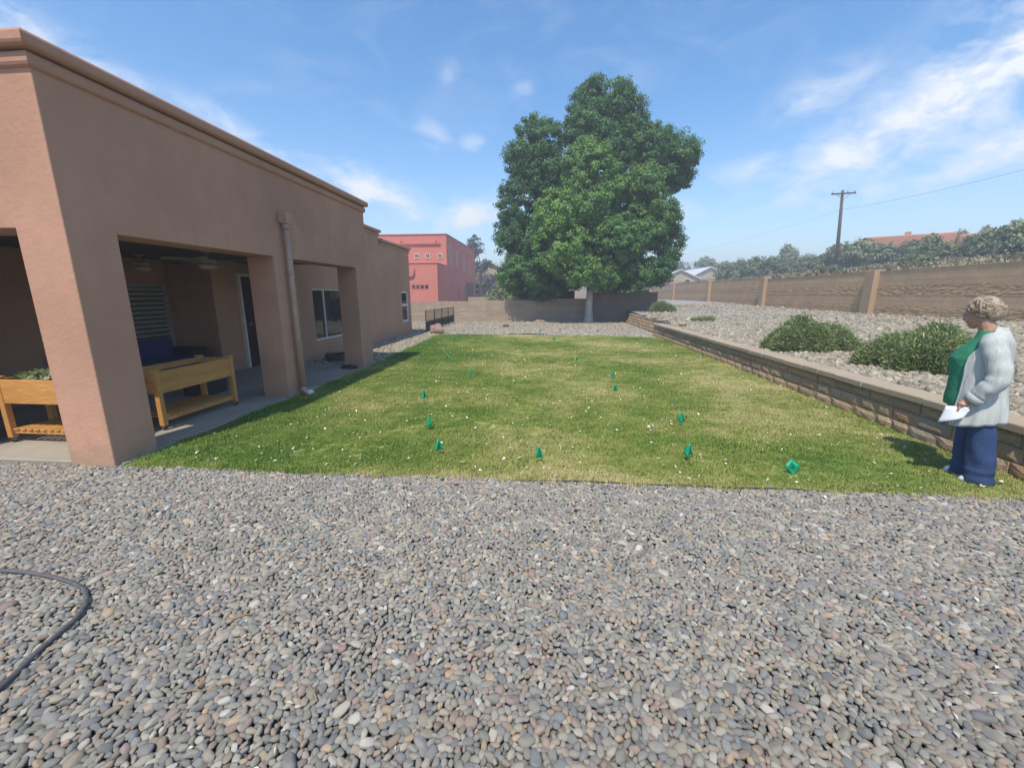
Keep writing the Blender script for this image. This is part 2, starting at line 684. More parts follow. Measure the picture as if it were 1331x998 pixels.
def obj(name, mesh, parent=None, loc=None, rot=None, scale=None):
    o = D.objects.new(name, mesh)
    link(o)
    if parent is not None:
        o.parent = parent
    if loc is not None:
        o.location = loc
    if rot is not None:
        o.rotation_euler = rot
    if scale is not None:
        o.scale = scale
    return o


class MB:
    """collects shapes, builds ONE mesh"""
    def __init__(self, off=(0, 0, 0)):
        self.v, self.f = [], []
        self.off = Vector(off)

    def add(self, vs, fs):
        n = len(self.v)
        self.v += [Vector(p) - self.off for p in vs]
        self.f += [tuple(i + n for i in f) for f in fs]

    def box(self, x0, x1, y0, y1, z0, z1):
        self.add([(x0, y0, z0), (x1, y0, z0), (x1, y1, z0), (x0, y1, z0), (x0, y0, z1), (x1, y0, z1), (x1, y1, z1), (x0, y1, z1)],
                 [(3, 2, 1, 0), (4, 5, 6, 7), (0, 1, 5, 4), (1, 2, 6, 5), (2, 3, 7, 6), (3, 0, 4, 7)])

    def tube(self, pts, rad, seg=8, cap=True):
        pts = [Vector(p) for p in pts]
        if not isinstance(rad, (list, tuple)):
            rad = [rad] * len(pts)
        rings = []
        up = None
        for i, p in enumerate(pts):
            a = pts[max(0, i - 1)]
            b = pts[min(len(pts) - 1, i + 1)]
            t = (b - a).normalized()
            if up is None:
                up = Vector((0, 0, 1)) if abs(t.z) < .9 else Vector((1, 0, 0))
            s = t.cross(up)
            if s.length < 1e-5:
                s = t.orthogonal()
            s.normalize()
            u = s.cross(t).normalized()
            up = u
            rings.append([p + (s * math.cos(k / seg * 6.28318) + u * math.sin(k / seg * 6.28318)) * rad[i] for k in range(seg)])
        self.loft(rings, cap)

    def loft(self, rings, cap=True, closed=True):
        n = len(rings[0])
        vs = [p for r in rings for p in r]
        fs = []
        for i in range(len(rings) - 1):
            for k in range(n if closed else n - 1):
                k2 = (k + 1) % n
                fs.append((i * n + k, i * n + k2, (i + 1) * n + k2, (i + 1) * n + k))
        if cap:
            fs.append(tuple(range(n))[::-1])
            fs.append(tuple((len(rings) - 1) * n + k for k in range(n)))
        self.add(vs, fs)

    def prism(self, poly, p0, dirv, length, ax, ay):
        """2-D outline extruded along dirv"""
        p0, dirv, ax, ay = Vector(p0), Vector(dirv).normalized(), Vector(ax), Vector(ay)
        r0 = [p0 + ax * a + ay * b for a, b in poly]
        r1 = [p + dirv * length for p in r0]
        self.loft([r0, r1])

    def ball(self, c, r, seg=12, rings=8):
        c = Vector(c)
        if not isinstance(r, (tuple, list)):
            r = (r, r, r)
        rr = []
        for i in range(rings + 1):
            t = math.pi * i / rings
            q = max(math.sin(t), 1e-3)
            rr.append([c + Vector((r[0] * q * math.cos(6.28318 * k / seg), r[1] * q * math.sin(6.28318 * k / seg), -r[2] * math.cos(t))) for k in range(seg)])
        self.loft(rr)

    def mesh(self, name, mat, smooth=False, bev=0):
        me = D.meshes.new(name)
        me.from_pydata([tuple(p) for p in self.v], [], self.f)
        bm = bmesh.new()
        bm.from_mesh(me)
        bmesh.ops.recalc_face_normals(bm, faces=bm.faces)
        if bev:
            bmesh.ops.bevel(bm, geom=[e for e in bm.edges if e.is_manifold and e.calc_face_angle(0) > .6], offset=bev, segments=1, affect='EDGES')
        if smooth:
            for f in bm.faces:
                f.smooth = True
        bm.to_mesh(me)
        bm.free()
        me.materials.append(MATS[mat])
        return me

    def build(self, name, mat, parent=None, smooth=False, bev=0, **k):
        return obj(name, self.mesh(name, mat, smooth, bev), parent, **k)


def mesh_np(name, verts, quads, mat, smooth=False, tint=None, nper=4):
    me = D.meshes.new(name)
    nv, nf = len(verts), len(quads)
    me.vertices.add(nv)
    me.vertices.foreach_set('co', np.asarray(verts, np.float32).ravel())
    me.loops.add(nf * nper)
    me.loops.foreach_set('vertex_index', np.asarray(quads, np.int32).ravel())
    me.polygons.add(nf)
    me.polygons.foreach_set('loop_start', np.arange(0, nf * nper, nper, dtype=np.int32))
    me.polygons.foreach_set('loop_total', np.full(nf, nper, np.int32))
    if smooth:
        me.polygons.foreach_set('use_smooth', np.ones(nf, bool))
    me.update(calc_edges=True)
    if tint is not None:
        a = me.attributes.new('tint', 'FLOAT', 'POINT')
        a.data.foreach_set('value', np.asarray(tint, np.float32))
    me.materials.append(MATS[mat])
    return me


def cellsolid(xs, ys, zs, solid, off=(0, 0, 0), bevel=0.0, name='wall', mat='house_stucco', segs=3):
    """one welded mesh made of the outer faces of the solid cells of a grid"""
    vid, vs, fs = {}, [], []

    def V(i, j, k):
        if (i, j, k) not in vid:
            vid[(i, j, k)] = len(vs)
            vs.append((xs[i] - off[0], ys[j] - off[1], zs[k] - off[2]))
        return vid[(i, j, k)]
    nx, ny, nz = len(xs) - 1, len(ys) - 1, len(zs) - 1
    S = {}
    for i in range(nx):
        for j in range(ny):
            for k in range(nz):
                S[(i, j, k)] = bool(solid((xs[i] + xs[i + 1]) / 2, (ys[j] + ys[j + 1]) / 2, (zs[k] + zs[k + 1]) / 2))
    g = lambda a: S.get(a, False)
    for (i, j, k), s in S.items():
        if not s:
            continue
        if not g((i - 1, j, k)):
            fs.append((V(i, j, k), V(i, j, k + 1), V(i, j + 1, k + 1), V(i, j + 1, k)))
        if not g((i + 1, j, k)):
            fs.append((V(i + 1, j, k), V(i + 1, j + 1, k), V(i + 1, j + 1, k + 1), V(i + 1, j, k + 1)))
        if not g((i, j - 1, k)):
            fs.append((V(i, j, k), V(i + 1, j, k), V(i + 1, j, k + 1), V(i, j, k + 1)))
        if not g((i, j + 1, k)):
            fs.append((V(i, j + 1, k), V(i, j + 1, k + 1), V(i + 1, j + 1, k + 1), V(i + 1, j + 1, k)))
        if not g((i, j, k - 1)):
            fs.append((V(i, j, k), V(i, j + 1, k), V(i + 1, j + 1, k), V(i + 1, j, k)))
        if not g((i, j, k + 1)):
            fs.append((V(i, j, k + 1), V(i + 1, j, k + 1), V(i + 1, j + 1, k + 1), V(i, j + 1, k + 1)))
    me = D.meshes.new(name)
    me.from_pydata(vs, [], fs)
    bm = bmesh.new()
    bm.from_mesh(me)
    bmesh.ops.recalc_face_normals(bm, faces=bm.faces)
    bmesh.ops.dissolve_limit(bm, angle_limit=.01, verts=bm.verts, edges=bm.edges)
    if bevel:
        es = [e for e in bm.edges if e.is_manifold and e.calc_face_angle(0) > .6]
        bmesh.ops.bevel(bm, geom=es, offset=bevel, segments=segs, affect='EDGES', profile=.5, clamp_overlap=True)
        for f in bm.faces:
            f.smooth = f.calc_area() < .12 * 8 and min(e.calc_length() for e in f.edges) < bevel * 1.2
    bm.to_mesh(me)
    bm.free()
    me.materials.append(MATS[mat])
    return me


def copy_tree(o, parent=None):
    c = o.copy()
    link(c)
    if parent is not None:
        c.parent = parent
    for ch in o.children:
        copy_tree(ch, c)
    return c


def sm(x):
    x = min(1, max(0, x))
    return x * x * (3 - 2 * x)


# ------------------------------------------------------------------ terrain
WALL_X = 14.15


def bed_edge(y):
    return 4.38 if y < 17.2 else (4.75 if y < 25 else 2.4)


def bed_base(y):
    return .78 + .22 * sm((y - 22) / 18)


def bed_z(x, y):
    e = 4.38
    t = (x - e) / (WALL_X - e)
    z0 = .41 + .22 * sm((y - 16) / 9)
    return z0 + (bed_base(y) - z0) * sm(t)


def hill_z(x, y):
    base = 2.3 + .106 * (x - WALL_X)
    return base + .35 * noise.noise(Vector((x * .11, y * .11, 3))) + .12 * noise.noise(Vector((x * .5, y * .5, 7)))


def grid_sheet(name, xs, ys, zf, mat, kind='structure', smooth=True):
    nx, ny = len(xs), len(ys)
    v = [(x, y, zf(x, y)) for y in ys for x in xs]
    q = [(j * nx + i, j * nx + i + 1, (j + 1) * nx + i + 1, (j + 1) * nx + i) for j in range(ny - 1) for i in range(nx - 1)]
    o = obj(name, mesh_np(name, v, q, mat, smooth))
    o['kind'] = kind
    return o


def ground_z(x, y):
    r = -.06
    if y > 30:
        r += .012 * (y - 30)
    far = sm((y - 62) / 25)
    return r + far * max(0, 2.3 - .0 * x) * sm((x + 25) / 38) + far * max(0, .106 * (x - WALL_X))


def spaced(a, b, n, p=1.0):
    return [a + (b - a) * (i / n) for i in range(n + 1)]


gx = [-300, -160] + spaced(-100, 14, 40) + [40, 80, 135]
gy = [-160, -60] + spaced(-30, 130, 40) + [180, 260, 400]
grid_sheet('ground', gx, gy, lambda x, y: ground_z(x, y) if x < 14.01 or y > 90 else ground_z(x, min(y, 62)) - 1.0, 'dirt')
hx = [WALL_X + .02] + spaced(15, 90, 50) + [112, 135]
hy = [-120, -60, -30] + spaced(-15, 130, 60) + [170, 260, 400]
grid_sheet('hillside', hx, hy, hill_z, 'scrub_ground')

# the front gravel strip, lawn soil, back gravel, side strip: sheets a few mm above one another
def jitter_line(x0, x1, y, n, amp, seed):
    return [(x0 + (x1 - x0) * i / n, y + amp * noise.noise(Vector((i * .9, seed, 0)))) for i in range(n + 1)]


grid_sheet('gravel_yard', spaced(-16, 12, 28), spaced(-9, 3.5, 12), lambda x, y: -.022, 'gravel_base')
grid_sheet('back_gravel', spaced(-9, 6.5, 24), spaced(16.2, 27.5, 18), lambda x, y: -.012 + .0 * x, 'pale_gravel')
grid_sheet('side_gravel', spaced(-6.6, -3.9, 8), spaced(8.9, 17.6, 16), lambda x, y: -.006, 'pale_gravel')


def lawn_left(y):
    return -4.03 - (.0 if y < 9.2 else .47 * ((y - 9.2) / 7.4)) + .03 * noise.noise(Vector((y * 1.3, 2, 0)))


def lawn_far(x):
    return 16.66 - (.0 if x < 2 else .75 * ((x - 2) / 2.1)) + .10 * noise.noise(Vector((x * 1.1, 8, 0)))


def lawn_near(x):
    return 3.37 + .03 * noise.noise(Vector((x * 1.6, 5, 0))) + .012 * x


NX, NY = 40, 60
lv, lq = [], []
for j in range(NY + 1):
    t = j / NY
    for i in range(NX + 1):
        y0 = 3.37 + 13.3 * t
        x0, x1 = lawn_left(y0), 4.16
        x = x0 + (x1 - x0) * i / NX
        ya, yb = lawn_near(x), lawn_far(x)
        y = ya + (yb - ya) * t
        lv.append((x, y, .006 + .012 * noise.noise(Vector((x * .7, y * .7, 0)))))
for j in range(NY):
    for i in range(NX):
        a = j * (NX + 1) + i
        lq.append((a, a + 1, a + NX + 2, a + NX + 1))
lawn = obj('lawn', mesh_np('lawn', lv, lq, 'lawn_thatch', True))
lawn['kind'] = 'structure'

# raised bed: one sheet from the retaining wall to the long wall
bxs_t = spaced(0, 1, 24)
bys = spaced(-8, 62, 70)
bv, bq = [], []
for y in bys:
    e = 4.36 if y < 17.1 else (4.72 if y < 26.2 else 2.4)
    for t in bxs_t:
        x = e + (WALL_X + .2 - e) * t
        z = bed_z(x, y) + .02 * noise.noise(Vector((x, y, 1)))
        bv.append((x, y, z))
n = len(bxs_t)
for j in range(len(bys) - 1):
    for i in range(n - 1):
        a = j * n + i
        bq.append((a, a + 1, a + n + 1, a + n))
bed = obj('gravel_bed', mesh_np('gravel_bed', bv, bq, 'bed_gravel', True))
bed['kind'] = 'structure'

# ------------------------------------------------------------------ the stucco house
HX, HY = -4.06, 3.31                      # outer corner of the porch
house = empty('stucco_house', (HX, HY, 0), 0, 'tan stucco house with covered porch, square pillars and stepped parapet', 'house')
off = (HX, HY, 0)
YB = 9.2
wins = [(9.82, 11.45, .47, 1.75), (16.02, 16.82, .52, 1.74)]


def house_solid(x, y, z):
    if y < YB:
        # porch block: ceiling at 2.27, openings with headers at 2.15
        if z > 2.27:
            return x < HX
        if x > HX:
            return False
        outer_x = x > HX - .42
        outer_y = y < HY + .42
        if outer_x or outer_y:
            if z > 2.15:
                return True
            if outer_x and (y < 3.75 or 6.0 < y < 6.48 or y > 8.66):
                return True
            if outer_y and (x > HX - .46 or x < -5.95):  # wall out of view at left brought in, narrowing the opening to darken the porch
                return True
        if x < -7.6:
            return True
        if x < -6.62 and y > 7.8:
            return True
        if y > 9.08 and x < -5.75:
            return True
        return False
    if x > -5.75:
        return False
    if y < 14.05:
        if z > 3.5:
            return False
    elif z > 3.24:
        return False
    if y > 17.05:
        return False
    if x > -5.88:
        for a, b, c, d in wins:
            if a < y < b and c < z < d:
                return False
    return True


hxs = [-20, -9.0,  -7.6, -6.62, -5.95, -5.88, -5.75, HX - .46, HX - .42, HX]
hys = [HY, HY + .42, 3.75, 6.0, 6.48, 7.8, 8.66, 9.08, YB, 9.82, 11.45, 14.05, 16.02, 16.82, 17.05]
hzs = [-.1, .47, .52, 1.74, 1.75, 2.15, 2.27, 3.24, 3.34, 3.5]


def hs_(x, y, z):
    if y < YB and z > 3.34:
        return False
    return house_solid(x, y, z)


obj('wall', cellsolid(hxs, hys, hzs, hs_, off, .028), house)


def cornice(y0, y1, x, ztop, h, x_left, near_face, far_face=True):
    """two rounded bands running round the top of a block: along +X face and, if wanted, -Y face"""
    h2 = h / 2
    for i, (z0, pr) in enumerate(((ztop - h, .035), (ztop - h2 + .004, .085))):
        hh = h2 - .004
        mb = MB(off)
        c = .03
        prof = lambda p: [(-.30, 0), (p - c, 0), (p - .008, .012), (p, c), (p, hh - c), (p - .012, hh - .01), (p - c, hh), (-.30, hh)]
        ya = y0 - (pr if near_face else 0)
        yb = y1 + (pr if far_face else 0)
        P = prof(pr)
        rings = []
        if near_face:
            rings.append([Vector((x_left, y0 - a, z0 + b)) for a, b in P])
            rings.append([Vector((x + a, y0 - a, z0 + b)) for a, b in P])
        else:
            rings.append([Vector((x + a, y0, z0 + b)) for a, b in P])
        if far_face:
            rings.append([Vector((x + a, y1 + a, z0 + b)) for a, b in P])
            rings.append([Vector((x_left, y1 + a, z0 + b)) for a, b in P])
        else:
            rings.append([Vector((x + a, y1, z0 + b)) for a, b in P])
        mb.loft(rings)
        o = mb.build('cornice_band', 'house_trim', house)
        for p in o.data.polygons:
            p.use_smooth = False


cornice(HY, YB, HX, 3.56, .235, -14, True)
cornice(9.3, 14.05, -5.75, 3.71, .22, -14, False)
cornice(14.16, 17.05, -5.75, 3.45, .22, -14, False)


def window_x(y0, y1, z0, z1, x, mull, fw=.05, mat='white_frame', parent=house, o3=off):
    """window in a +X facing wall"""
    f = MB(o3)
    d0, d1 = x - .09, x - .035
    f.box(d0, d1, y0 + .002, y0 + fw, z0 + .002, z1 - .002)
    f.box(d0, d1, y1 - fw, y1 - .002, z0 + .002, z1 - .002)
    f.box(d0, d1, y0 + fw, y1 - fw, z0 + .002, z0 + fw)
    f.box(d0, d1, y0 + fw, y1 - fw, z1 - fw, z1 - .002)
    for kind, p in mull:
        if kind == 'v':
            f.box(d0 + .004, d1 + .004, p - fw * .45, p + fw * .45, z0 + fw, z1 - fw)
        else:
            f.box(d0 + .004, d1 + .004, y0 + fw, y1 - fw, p - fw * .6, p + fw * .6)
    w = f.build('window', mat, parent, bev=.004)
    g = MB(o3)
    g.box(d0 + .012, d0 + .02, y0 + fw * .6, y1 - fw * .6, z0 + fw * .6, z1 - fw * .6)
    g.build('pane', 'window_glass', w)
    return w


window_x(*wins[0], -5.75, [('v', 10.37)], .045)
window_x(*wins[1], -5.75, [('h', 1.2)], .085)

# porch back wall: dark door with pale frame, shuttered window
dr = MB(off)
dr.box(-6.6, -6.575, 8.50, 9.06, 0.03, 1.98)
dr.build('door', 'dark_door', house)
df = MB(off)
df.box(-6.62, -6.55, 8.44, 8.50, 0.0, 2.04)
df.box(-6.62, -6.55, 8.50, 9.06, 1.98, 2.04)
df.build('door_frame', 'white_frame', house)
kn = MB(off)
kn.tube([(-6.575, 8.58, .98), (-6.51, 8.58, .98)], .012)
kn.ball((-6.50, 8.58, .98), .03)
kn.build('door_handle', 'steel', house, True)

SX = -7.6
SY0, SY1 = 6.42, 7.74
sf = MB(off)
sf.box(SX, SX + .05, SY0, SY0 + .06, .55, 1.80)
sf.box(SX, SX + .05, SY1 - .06, SY1, .55, 1.80)
sf.box(SX, SX + .05, SY0 + .06, SY1 - .06, 1.74, 1.80)
sf.box(SX, SX + .05, SY0 + .06, SY1 - .06, .55, .61)
shut = sf.build('shutter_frame', 'shutter_paint', house)
sg = MB(off); sg.box(SX + .001, SX + .006, SY0 + .06, SY1 - .06, .61, 1.74); sg.build('pane', 'window_glass', shut)
smid = MB(off)
for yy in (6.9,):
    smid.box(SX + .002, SX + .045, yy - .045, yy + .045, .61, 1.74)
smid.build('shutter_stile', 'shutter_paint', shut)
sl = MB()
sl.add([(.030, 0, .030), (.036, 0, .026), (.006, 0, -.030), (.000, 0, -.026), (.030, 1, .030), (.036, 1, .026), (.006, 1, -.030), (.000, 1, -.026)],
       [(0, 1, 2, 3), (7, 6, 5, 4), (0, 4, 5, 1), (1, 5, 6, 2), (2, 6, 7, 3), (3, 7, 4, 0)])
slat_me = sl.mesh('slat', 'shutter_paint')
for a, b in ((SY0 + .062, 6.853), (6.947, SY1 - .062)):
    for k in range(13):
        obj('slat', slat_me, shut, (SX + .010 - HX, a - HY, .665 + k * .086), None, (1, b - a, 1))

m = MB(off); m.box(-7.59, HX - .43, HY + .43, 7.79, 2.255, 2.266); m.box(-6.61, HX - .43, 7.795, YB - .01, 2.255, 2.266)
m.build('porch_shade_panel', 'porch_shade_dark', house)  # dark panel added under the stucco ceiling to deepen the porch shade
# downspout with its scupper box
ds = empty('downspout', (HX + .06, 6.27, 0), 0, 'tan round downspout with scupper box on the middle porch pillar', 'downspout')
o3 = (HX + .06, 6.27, 0)
b = MB(o3)
b.add([(HX + .003, 6.20, 2.64), (HX + .13, 6.20, 2.64), (HX + .13, 6.34, 2.64), (HX + .003, 6.34, 2.64),
       (HX + .003, 6.18, 2.80), (HX + .15, 6.18, 2.80), (HX + .15, 6.36, 2.80), (HX + .003, 6.36, 2.80)],
      [(3, 2, 1, 0), (4, 5, 6, 7), (0, 1, 5, 4), (1, 2, 6, 5), (2, 3, 7, 6), (3, 0, 4, 7)])
b.build('scupper_box', 'pipe_paint', ds, bev=.008)
b = MB(o3)
b.tube([(HX + .07, 6.27, 2.64), (HX + .07, 6.27, 2.55)], [.058, .042], 14)
b.build('funnel', 'pipe_paint', ds, True)
b = MB(o3)
b.tube([(HX + .07, 6.27, 2.55), (HX + .065, 6.27, 1.2), (HX + .065, 6.27, .12)], .040, 16)
b.build('pipe', 'pipe_paint', ds, True)
b = MB(o3)
b.tube([(HX + .065, 6.27, .13), (HX + .07, 6.27, .09), (HX + .11, 6.26, .055), (HX + .17, 6.25, .045)], [.046, .046, .046, .045], 14)
b.build('elbow', 'pipe_paint', ds, True)
b = MB(o3)
b.tube([(HX + .165, 6.251, .047), (HX + .235, 6.235, .038)], [.05, .05], 14)
b.build('end_cap', 'white_pvc', ds, True)
for z in (.9, 1.9):
    b = MB(o3)
    b.tube([(HX + .065, 6.27, z), (HX + .065, 6.27, z + .03)], .044, 14)
    b.box(HX + .002, HX + .04, 6.25, 6.29, z, z + .03)
    b.build('strap', 'pipe_paint', ds, True)

# porch slab
m = MB()
m.box(-20, HX + .03, HY + .05, 9.02, -.09, .028)
slab = m.build('porch_slab', 'concrete', None, bev=.01)
slab['kind'] = 'structure'

# ceiling fans
def fan(loc, rz, label):
    f = empty('ceiling_fan', loc, rz, label, 'ceiling fan', 'ceiling fans under the porch roof')
    b = MB(); b.tube([(0, 0, 0), (0, 0, -.03), (0, 0, -.05)], [.075, .07, .03], 16); b.build('canopy', 'fan_white', f, True)
    b = MB(); b.tube([(0, 0, -.04), (0, 0, -.12)], .013, 8); b.build('down_rod', 'fan_white', f, True)
    b = MB(); b.tube([(0, 0, -.11), (0, 0, -.13), (0, 0, -.19), (0, 0, -.21)], [.05, .11, .11, .06], 20); b.build('motor', 'fan_white', f, True)
    b = MB(); b.tube([(0, 0, -.205), (0, 0, -.225), (0, 0, -.26), (0, 0, -.29), (0, 0, -.30)], [.06, .13, .125, .075, .01], 20); b.build('light_bowl', 'fan_glass', f, True)
    b = MB()
    b.add([(.10, -.02, -.150), (.20, -.055, -.155), (.52, -.075, -.160), (.555, -.05, -.160), (.56, .05, -.135), (.52, .07, -.130), (.20, .05, -.135), (.10, .02, -.145)] +
          [(.10, -.02, -.158), (.20, -.055, -.163), (.52, -.075, -.168), (.555, -.05, -.168), (.56, .05, -.143), (.52, .07, -.138), (.20, .05, -.143), (.10, .02, -.153)],
          [tuple(range(8)), tuple(range(15, 7, -1))] + [(k, (k + 1) % 8, (k + 1) % 8 + 8, k + 8) for k in range(8)])
    me = b.mesh('blade', 'fan_white')
    for k in range(5):
        obj('blade', me, f, (0, 0, 0), (0, 0, k * 2 * math.pi / 5))
    b = MB(); b.tube([(.06, 0, -.27), (.06, 0, -.46)], .002, 5); b.ball((.06, 0, -.475), (.008, .008, .02), 8, 6); b.build('pull_chain', 'fan_white', f)
    return f


fan((-5.28, 6.2, 2.27), .25, 'pale ceiling fan with glass light bowl nearer the middle porch pillar')
fan((-6.85, 6.62, 2.27), .8, 'dim ceiling fan deeper in the porch, above the louvred shutters')

# raised planter tables of cedar
def planter(name, loc, rz, Lx, Ly, label, with_plants):
    p = empty(name, loc, rz, label, 'planter', 'cedar planter tables on the porch')
    H0, H1 = .44, .70
    leg = MB(); leg.box(-.03, .03, -.03, .03, .055, .71)
    lm = leg.mesh('leg', 'cedar', bev=.004)
    cap = MB(); cap.box(-.04, .04, -.04, .04, .711, .728); cm = cap.mesh('post_cap', 'cedar')
    wh = MB(); wh.tube([(-.014, 0, .026), (.014, 0, .026)], .026, 14); wm = wh.mesh('caster', 'rubber', True)
    fk = MB(); fk.box(-.022, -.016, -.018, .018, .02, .056); fk.box(.016, .022, -.018, .018, .02, .056); fk.box(-.022, .022, -.018, .018, .05, .056); fm = fk.mesh('caster_fork', 'steel')
    for sx in (0, 1):
        for sy in (0, 1):
            q = (sx * (Lx - .06) + .03, sy * (Ly - .06) + .03, 0)
            l = obj('leg', lm, p, q)
            obj('post_cap', cm, l)
            c = obj('caster', wm, l)
            obj('caster_fork', fm, l)
    bl = MB(); bl.box(.062, Lx - .062, 0.006, .026, 0, (H1 - H0) / 2 - .002); bm_ = bl.mesh('side_board', 'cedar', bev=.003)
    be = MB(); be.box(.006, .026, .062, Ly - .062, 0, (H1 - H0) / 2 - .002); em = be.mesh('end_board', 'cedar', bev=.003)
    for k in range(2):
        z = H0 + k * (H1 - H0) / 2
        obj('side_board', bm_, p, (0, 0, z)); obj('side_board', bm_, p, (0, Ly - .032, z))
        obj('end_board', em, p, (0, 0, z)); obj('end_board', em, p, (Lx - .032, 0, z))
    b = MB(); b.box(.03, Lx - .03, .03, Ly - .03, H0 + .01, H1 - .075); b.build('soil', 'potting_soil', p)
    b = MB(); b.box(.062, Lx - .062, .03, .05, .10, .14); b.box(.062, Lx - .062, Ly - .05, Ly - .03, .10, .14); b.build('shelf_rail', 'cedar', p)
    n = int(Lx / .085)
    b = MB(); b.box(-.03, .03, .012, Ly - .012, .142, .158); s = b.mesh('shelf_slat', 'cedar', bev=.003)
    for k in range(n):
        obj('shelf_slat', s, p, (.10 + (Lx - .20) * k / (n - 1), 0, 0))
    return p


pR = planter('planter_table', (-4.50, 4.28, .028), R(90), 1.20, .52, 'cedar planter table on casters behind the corner pillar, full in the side opening', False)
pL = planter('planter_table', (-5.83, 3.76, .028), 0, 1.18, .45, 'cedar planter table with low greens in the left front opening', True)
# herbs growing in the left one
def sprig_mesh(name, n, rx, ry, h, mat, size=.03, seed=1):
    r = np.random.default_rng(seed)
    p = np.stack([r.uniform(-rx, rx, n), r.uniform(-ry, ry, n), r.random(n) ** 1.4 * h], 1)
    return leaf_mesh(name, p, r.normal(size=(n, 3)) + np.array([0, 0, .6]), r.uniform(size * .6, size * 1.3, n), r.random(n), mat, 1.6)


def leaf_mesh(name, p, nrm, size, tint, mat, aspect=1.35):
    n = len(p)
    nrm = nrm / np.maximum(np.linalg.norm(nrm, axis=1, keepdims=True), 1e-6)
    a = np.cross(nrm, rng.normal(size=(n, 3)))
    a /= np.maximum(np.linalg.norm(a, axis=1, keepdims=True), 1e-6)
    b = np.cross(nrm, a)
    s = np.asarray(size)[:, None]
    fold = nrm * s * .18
    v = np.stack([p - a * s * aspect * .5, p + b * s * .5 + fold, p + a * s * aspect * .5, p - b * s * .5 + fold], 1).reshape(-1, 3)
    q = np.arange(n * 4).reshape(-1, 4)
    return mesh_np(name, v, q, mat, False, np.repeat(tint, 4))


for i, (px, py, lab) in enumerate(((.30, .22, 'low leafy greens at the outer end of the left planter table'), (.78, .22, 'low leafy greens beside the corner pillar in the left planter table'))):
    o = obj('leafy_greens', sprig_mesh('leafy_greens', 420, .20, .14, .13, 'bush_leaves', .045, 30 + i), None, (-5.83 + px, 3.76 + py, .028 + .62))
    tag(o, lab, 'plant', 'greens in the left planter')
# small white pots' rims / tools on the right planter rim
o = MB()
o.tube([(0, 0, 0), (0, 0, .045)], [.018, .024], 12)
cup = o.build('plant_pot', 'white_pvc', None, True, loc=(-4.63, 4.38, .03 + .61))
tag(cup, 'small white pot at the near corner of the planter table', 'pot')
o = MB()
o.tube([(0, 0, 0), (0, .5, .008)], .012, 8)
st = o.build('dark_stake', 'rubber', None, True, loc=(-4.60, 4.55, .66))
tag(st, 'dark stake lying along the rim of the planter table', 'garden stake')

# the blue sofa
so = empty('porch_sofa', (-7.0, 6.55, .028), 0, 'dark wicker porch sofa with blue cushions under the shutters', 'sofa')
def rbox(mb_args, name, mat, parent, bev, smooth=True):
    b = MB(); b.box(*mb_args); o = b.build(name, mat, parent, False, 0)
    md = o.modifiers.new('round', 'BEVEL'); md.width = bev; md.segments = 4
    if smooth:
        for p in o.data.polygons: p.use_smooth = True
        md.harden_normals = False
    return o
rbox((-.42, .38, -.85, .85, .12, .32), 'seat_frame', 'wicker', so, .02)
rbox((-.42, .40, -.97, -.852, .02, .58), 'armrest', 'wicker', so, .03)
rbox((-.42, .40, .852, .97, .02, .58), 'armrest', 'wicker', so, .03)
rbox((-.50, -.422, -.97, .97, .02, .64), 'back_frame', 'wicker', so, .02)
for k in range(2):
    rbox((-.24, .40, -.845 + k * .848, -.005 + k * .848, .322, .44), 'seat_cushion', 'blue_fabric', so, .05)
    rbox((-.415, -.245, -.845 + k * .848, -.005 + k * .848, .36, .76), 'back_cushion', 'blue_fabric', so, .06)
for x in (-.36, .32):
    for y in (-.8, .8):
        b = MB(); b.box(x - .03, x + .03, y - .03, y + .03, 0, .118); b.build('leg', 'wicker', so)
# dark box behind the planter, garden hose coil by the slab
o = rbox((-.2, .2, -.22, .22, 0, .34), 'storage_box', 'rubber', None, .02)
o.location = (-5.55, 6.1, .03)
tag(o, 'dark storage box on the porch floor behind the planter table', 'box')
hc = MB()
pts = []
for k in range(150):
    a = k * .32
    r = .24 + .03 * math.sin(k * .7)
    pts.append((r * math.cos(a), r * math.sin(a), .015 + .0011 * k + .01 * math.sin(k * 1.3)))
hc.tube(pts, .013, 6)
o = hc.build('garden_hose', 'hose_rubber', None, True, loc=(-5.25, 9.75, 0))
tag(o, 'dark coiled garden hose on gravel below the house window', 'hose')
o = MB()
o.ball((0, 0, .05), (.13, .08, .05), 14, 8); o.ball((.10, .03, .04), (.09, .06, .04), 12, 8); o.ball((-.12, .03, .035), (.08, .05, .035), 12, 8)
o = o.build('dark_rock', 'rubber', None, True, loc=(-4.32, 8.52, .02))
tag(o, 'dark lumpy stone on the slab at the foot of the third pillar', 'stone')

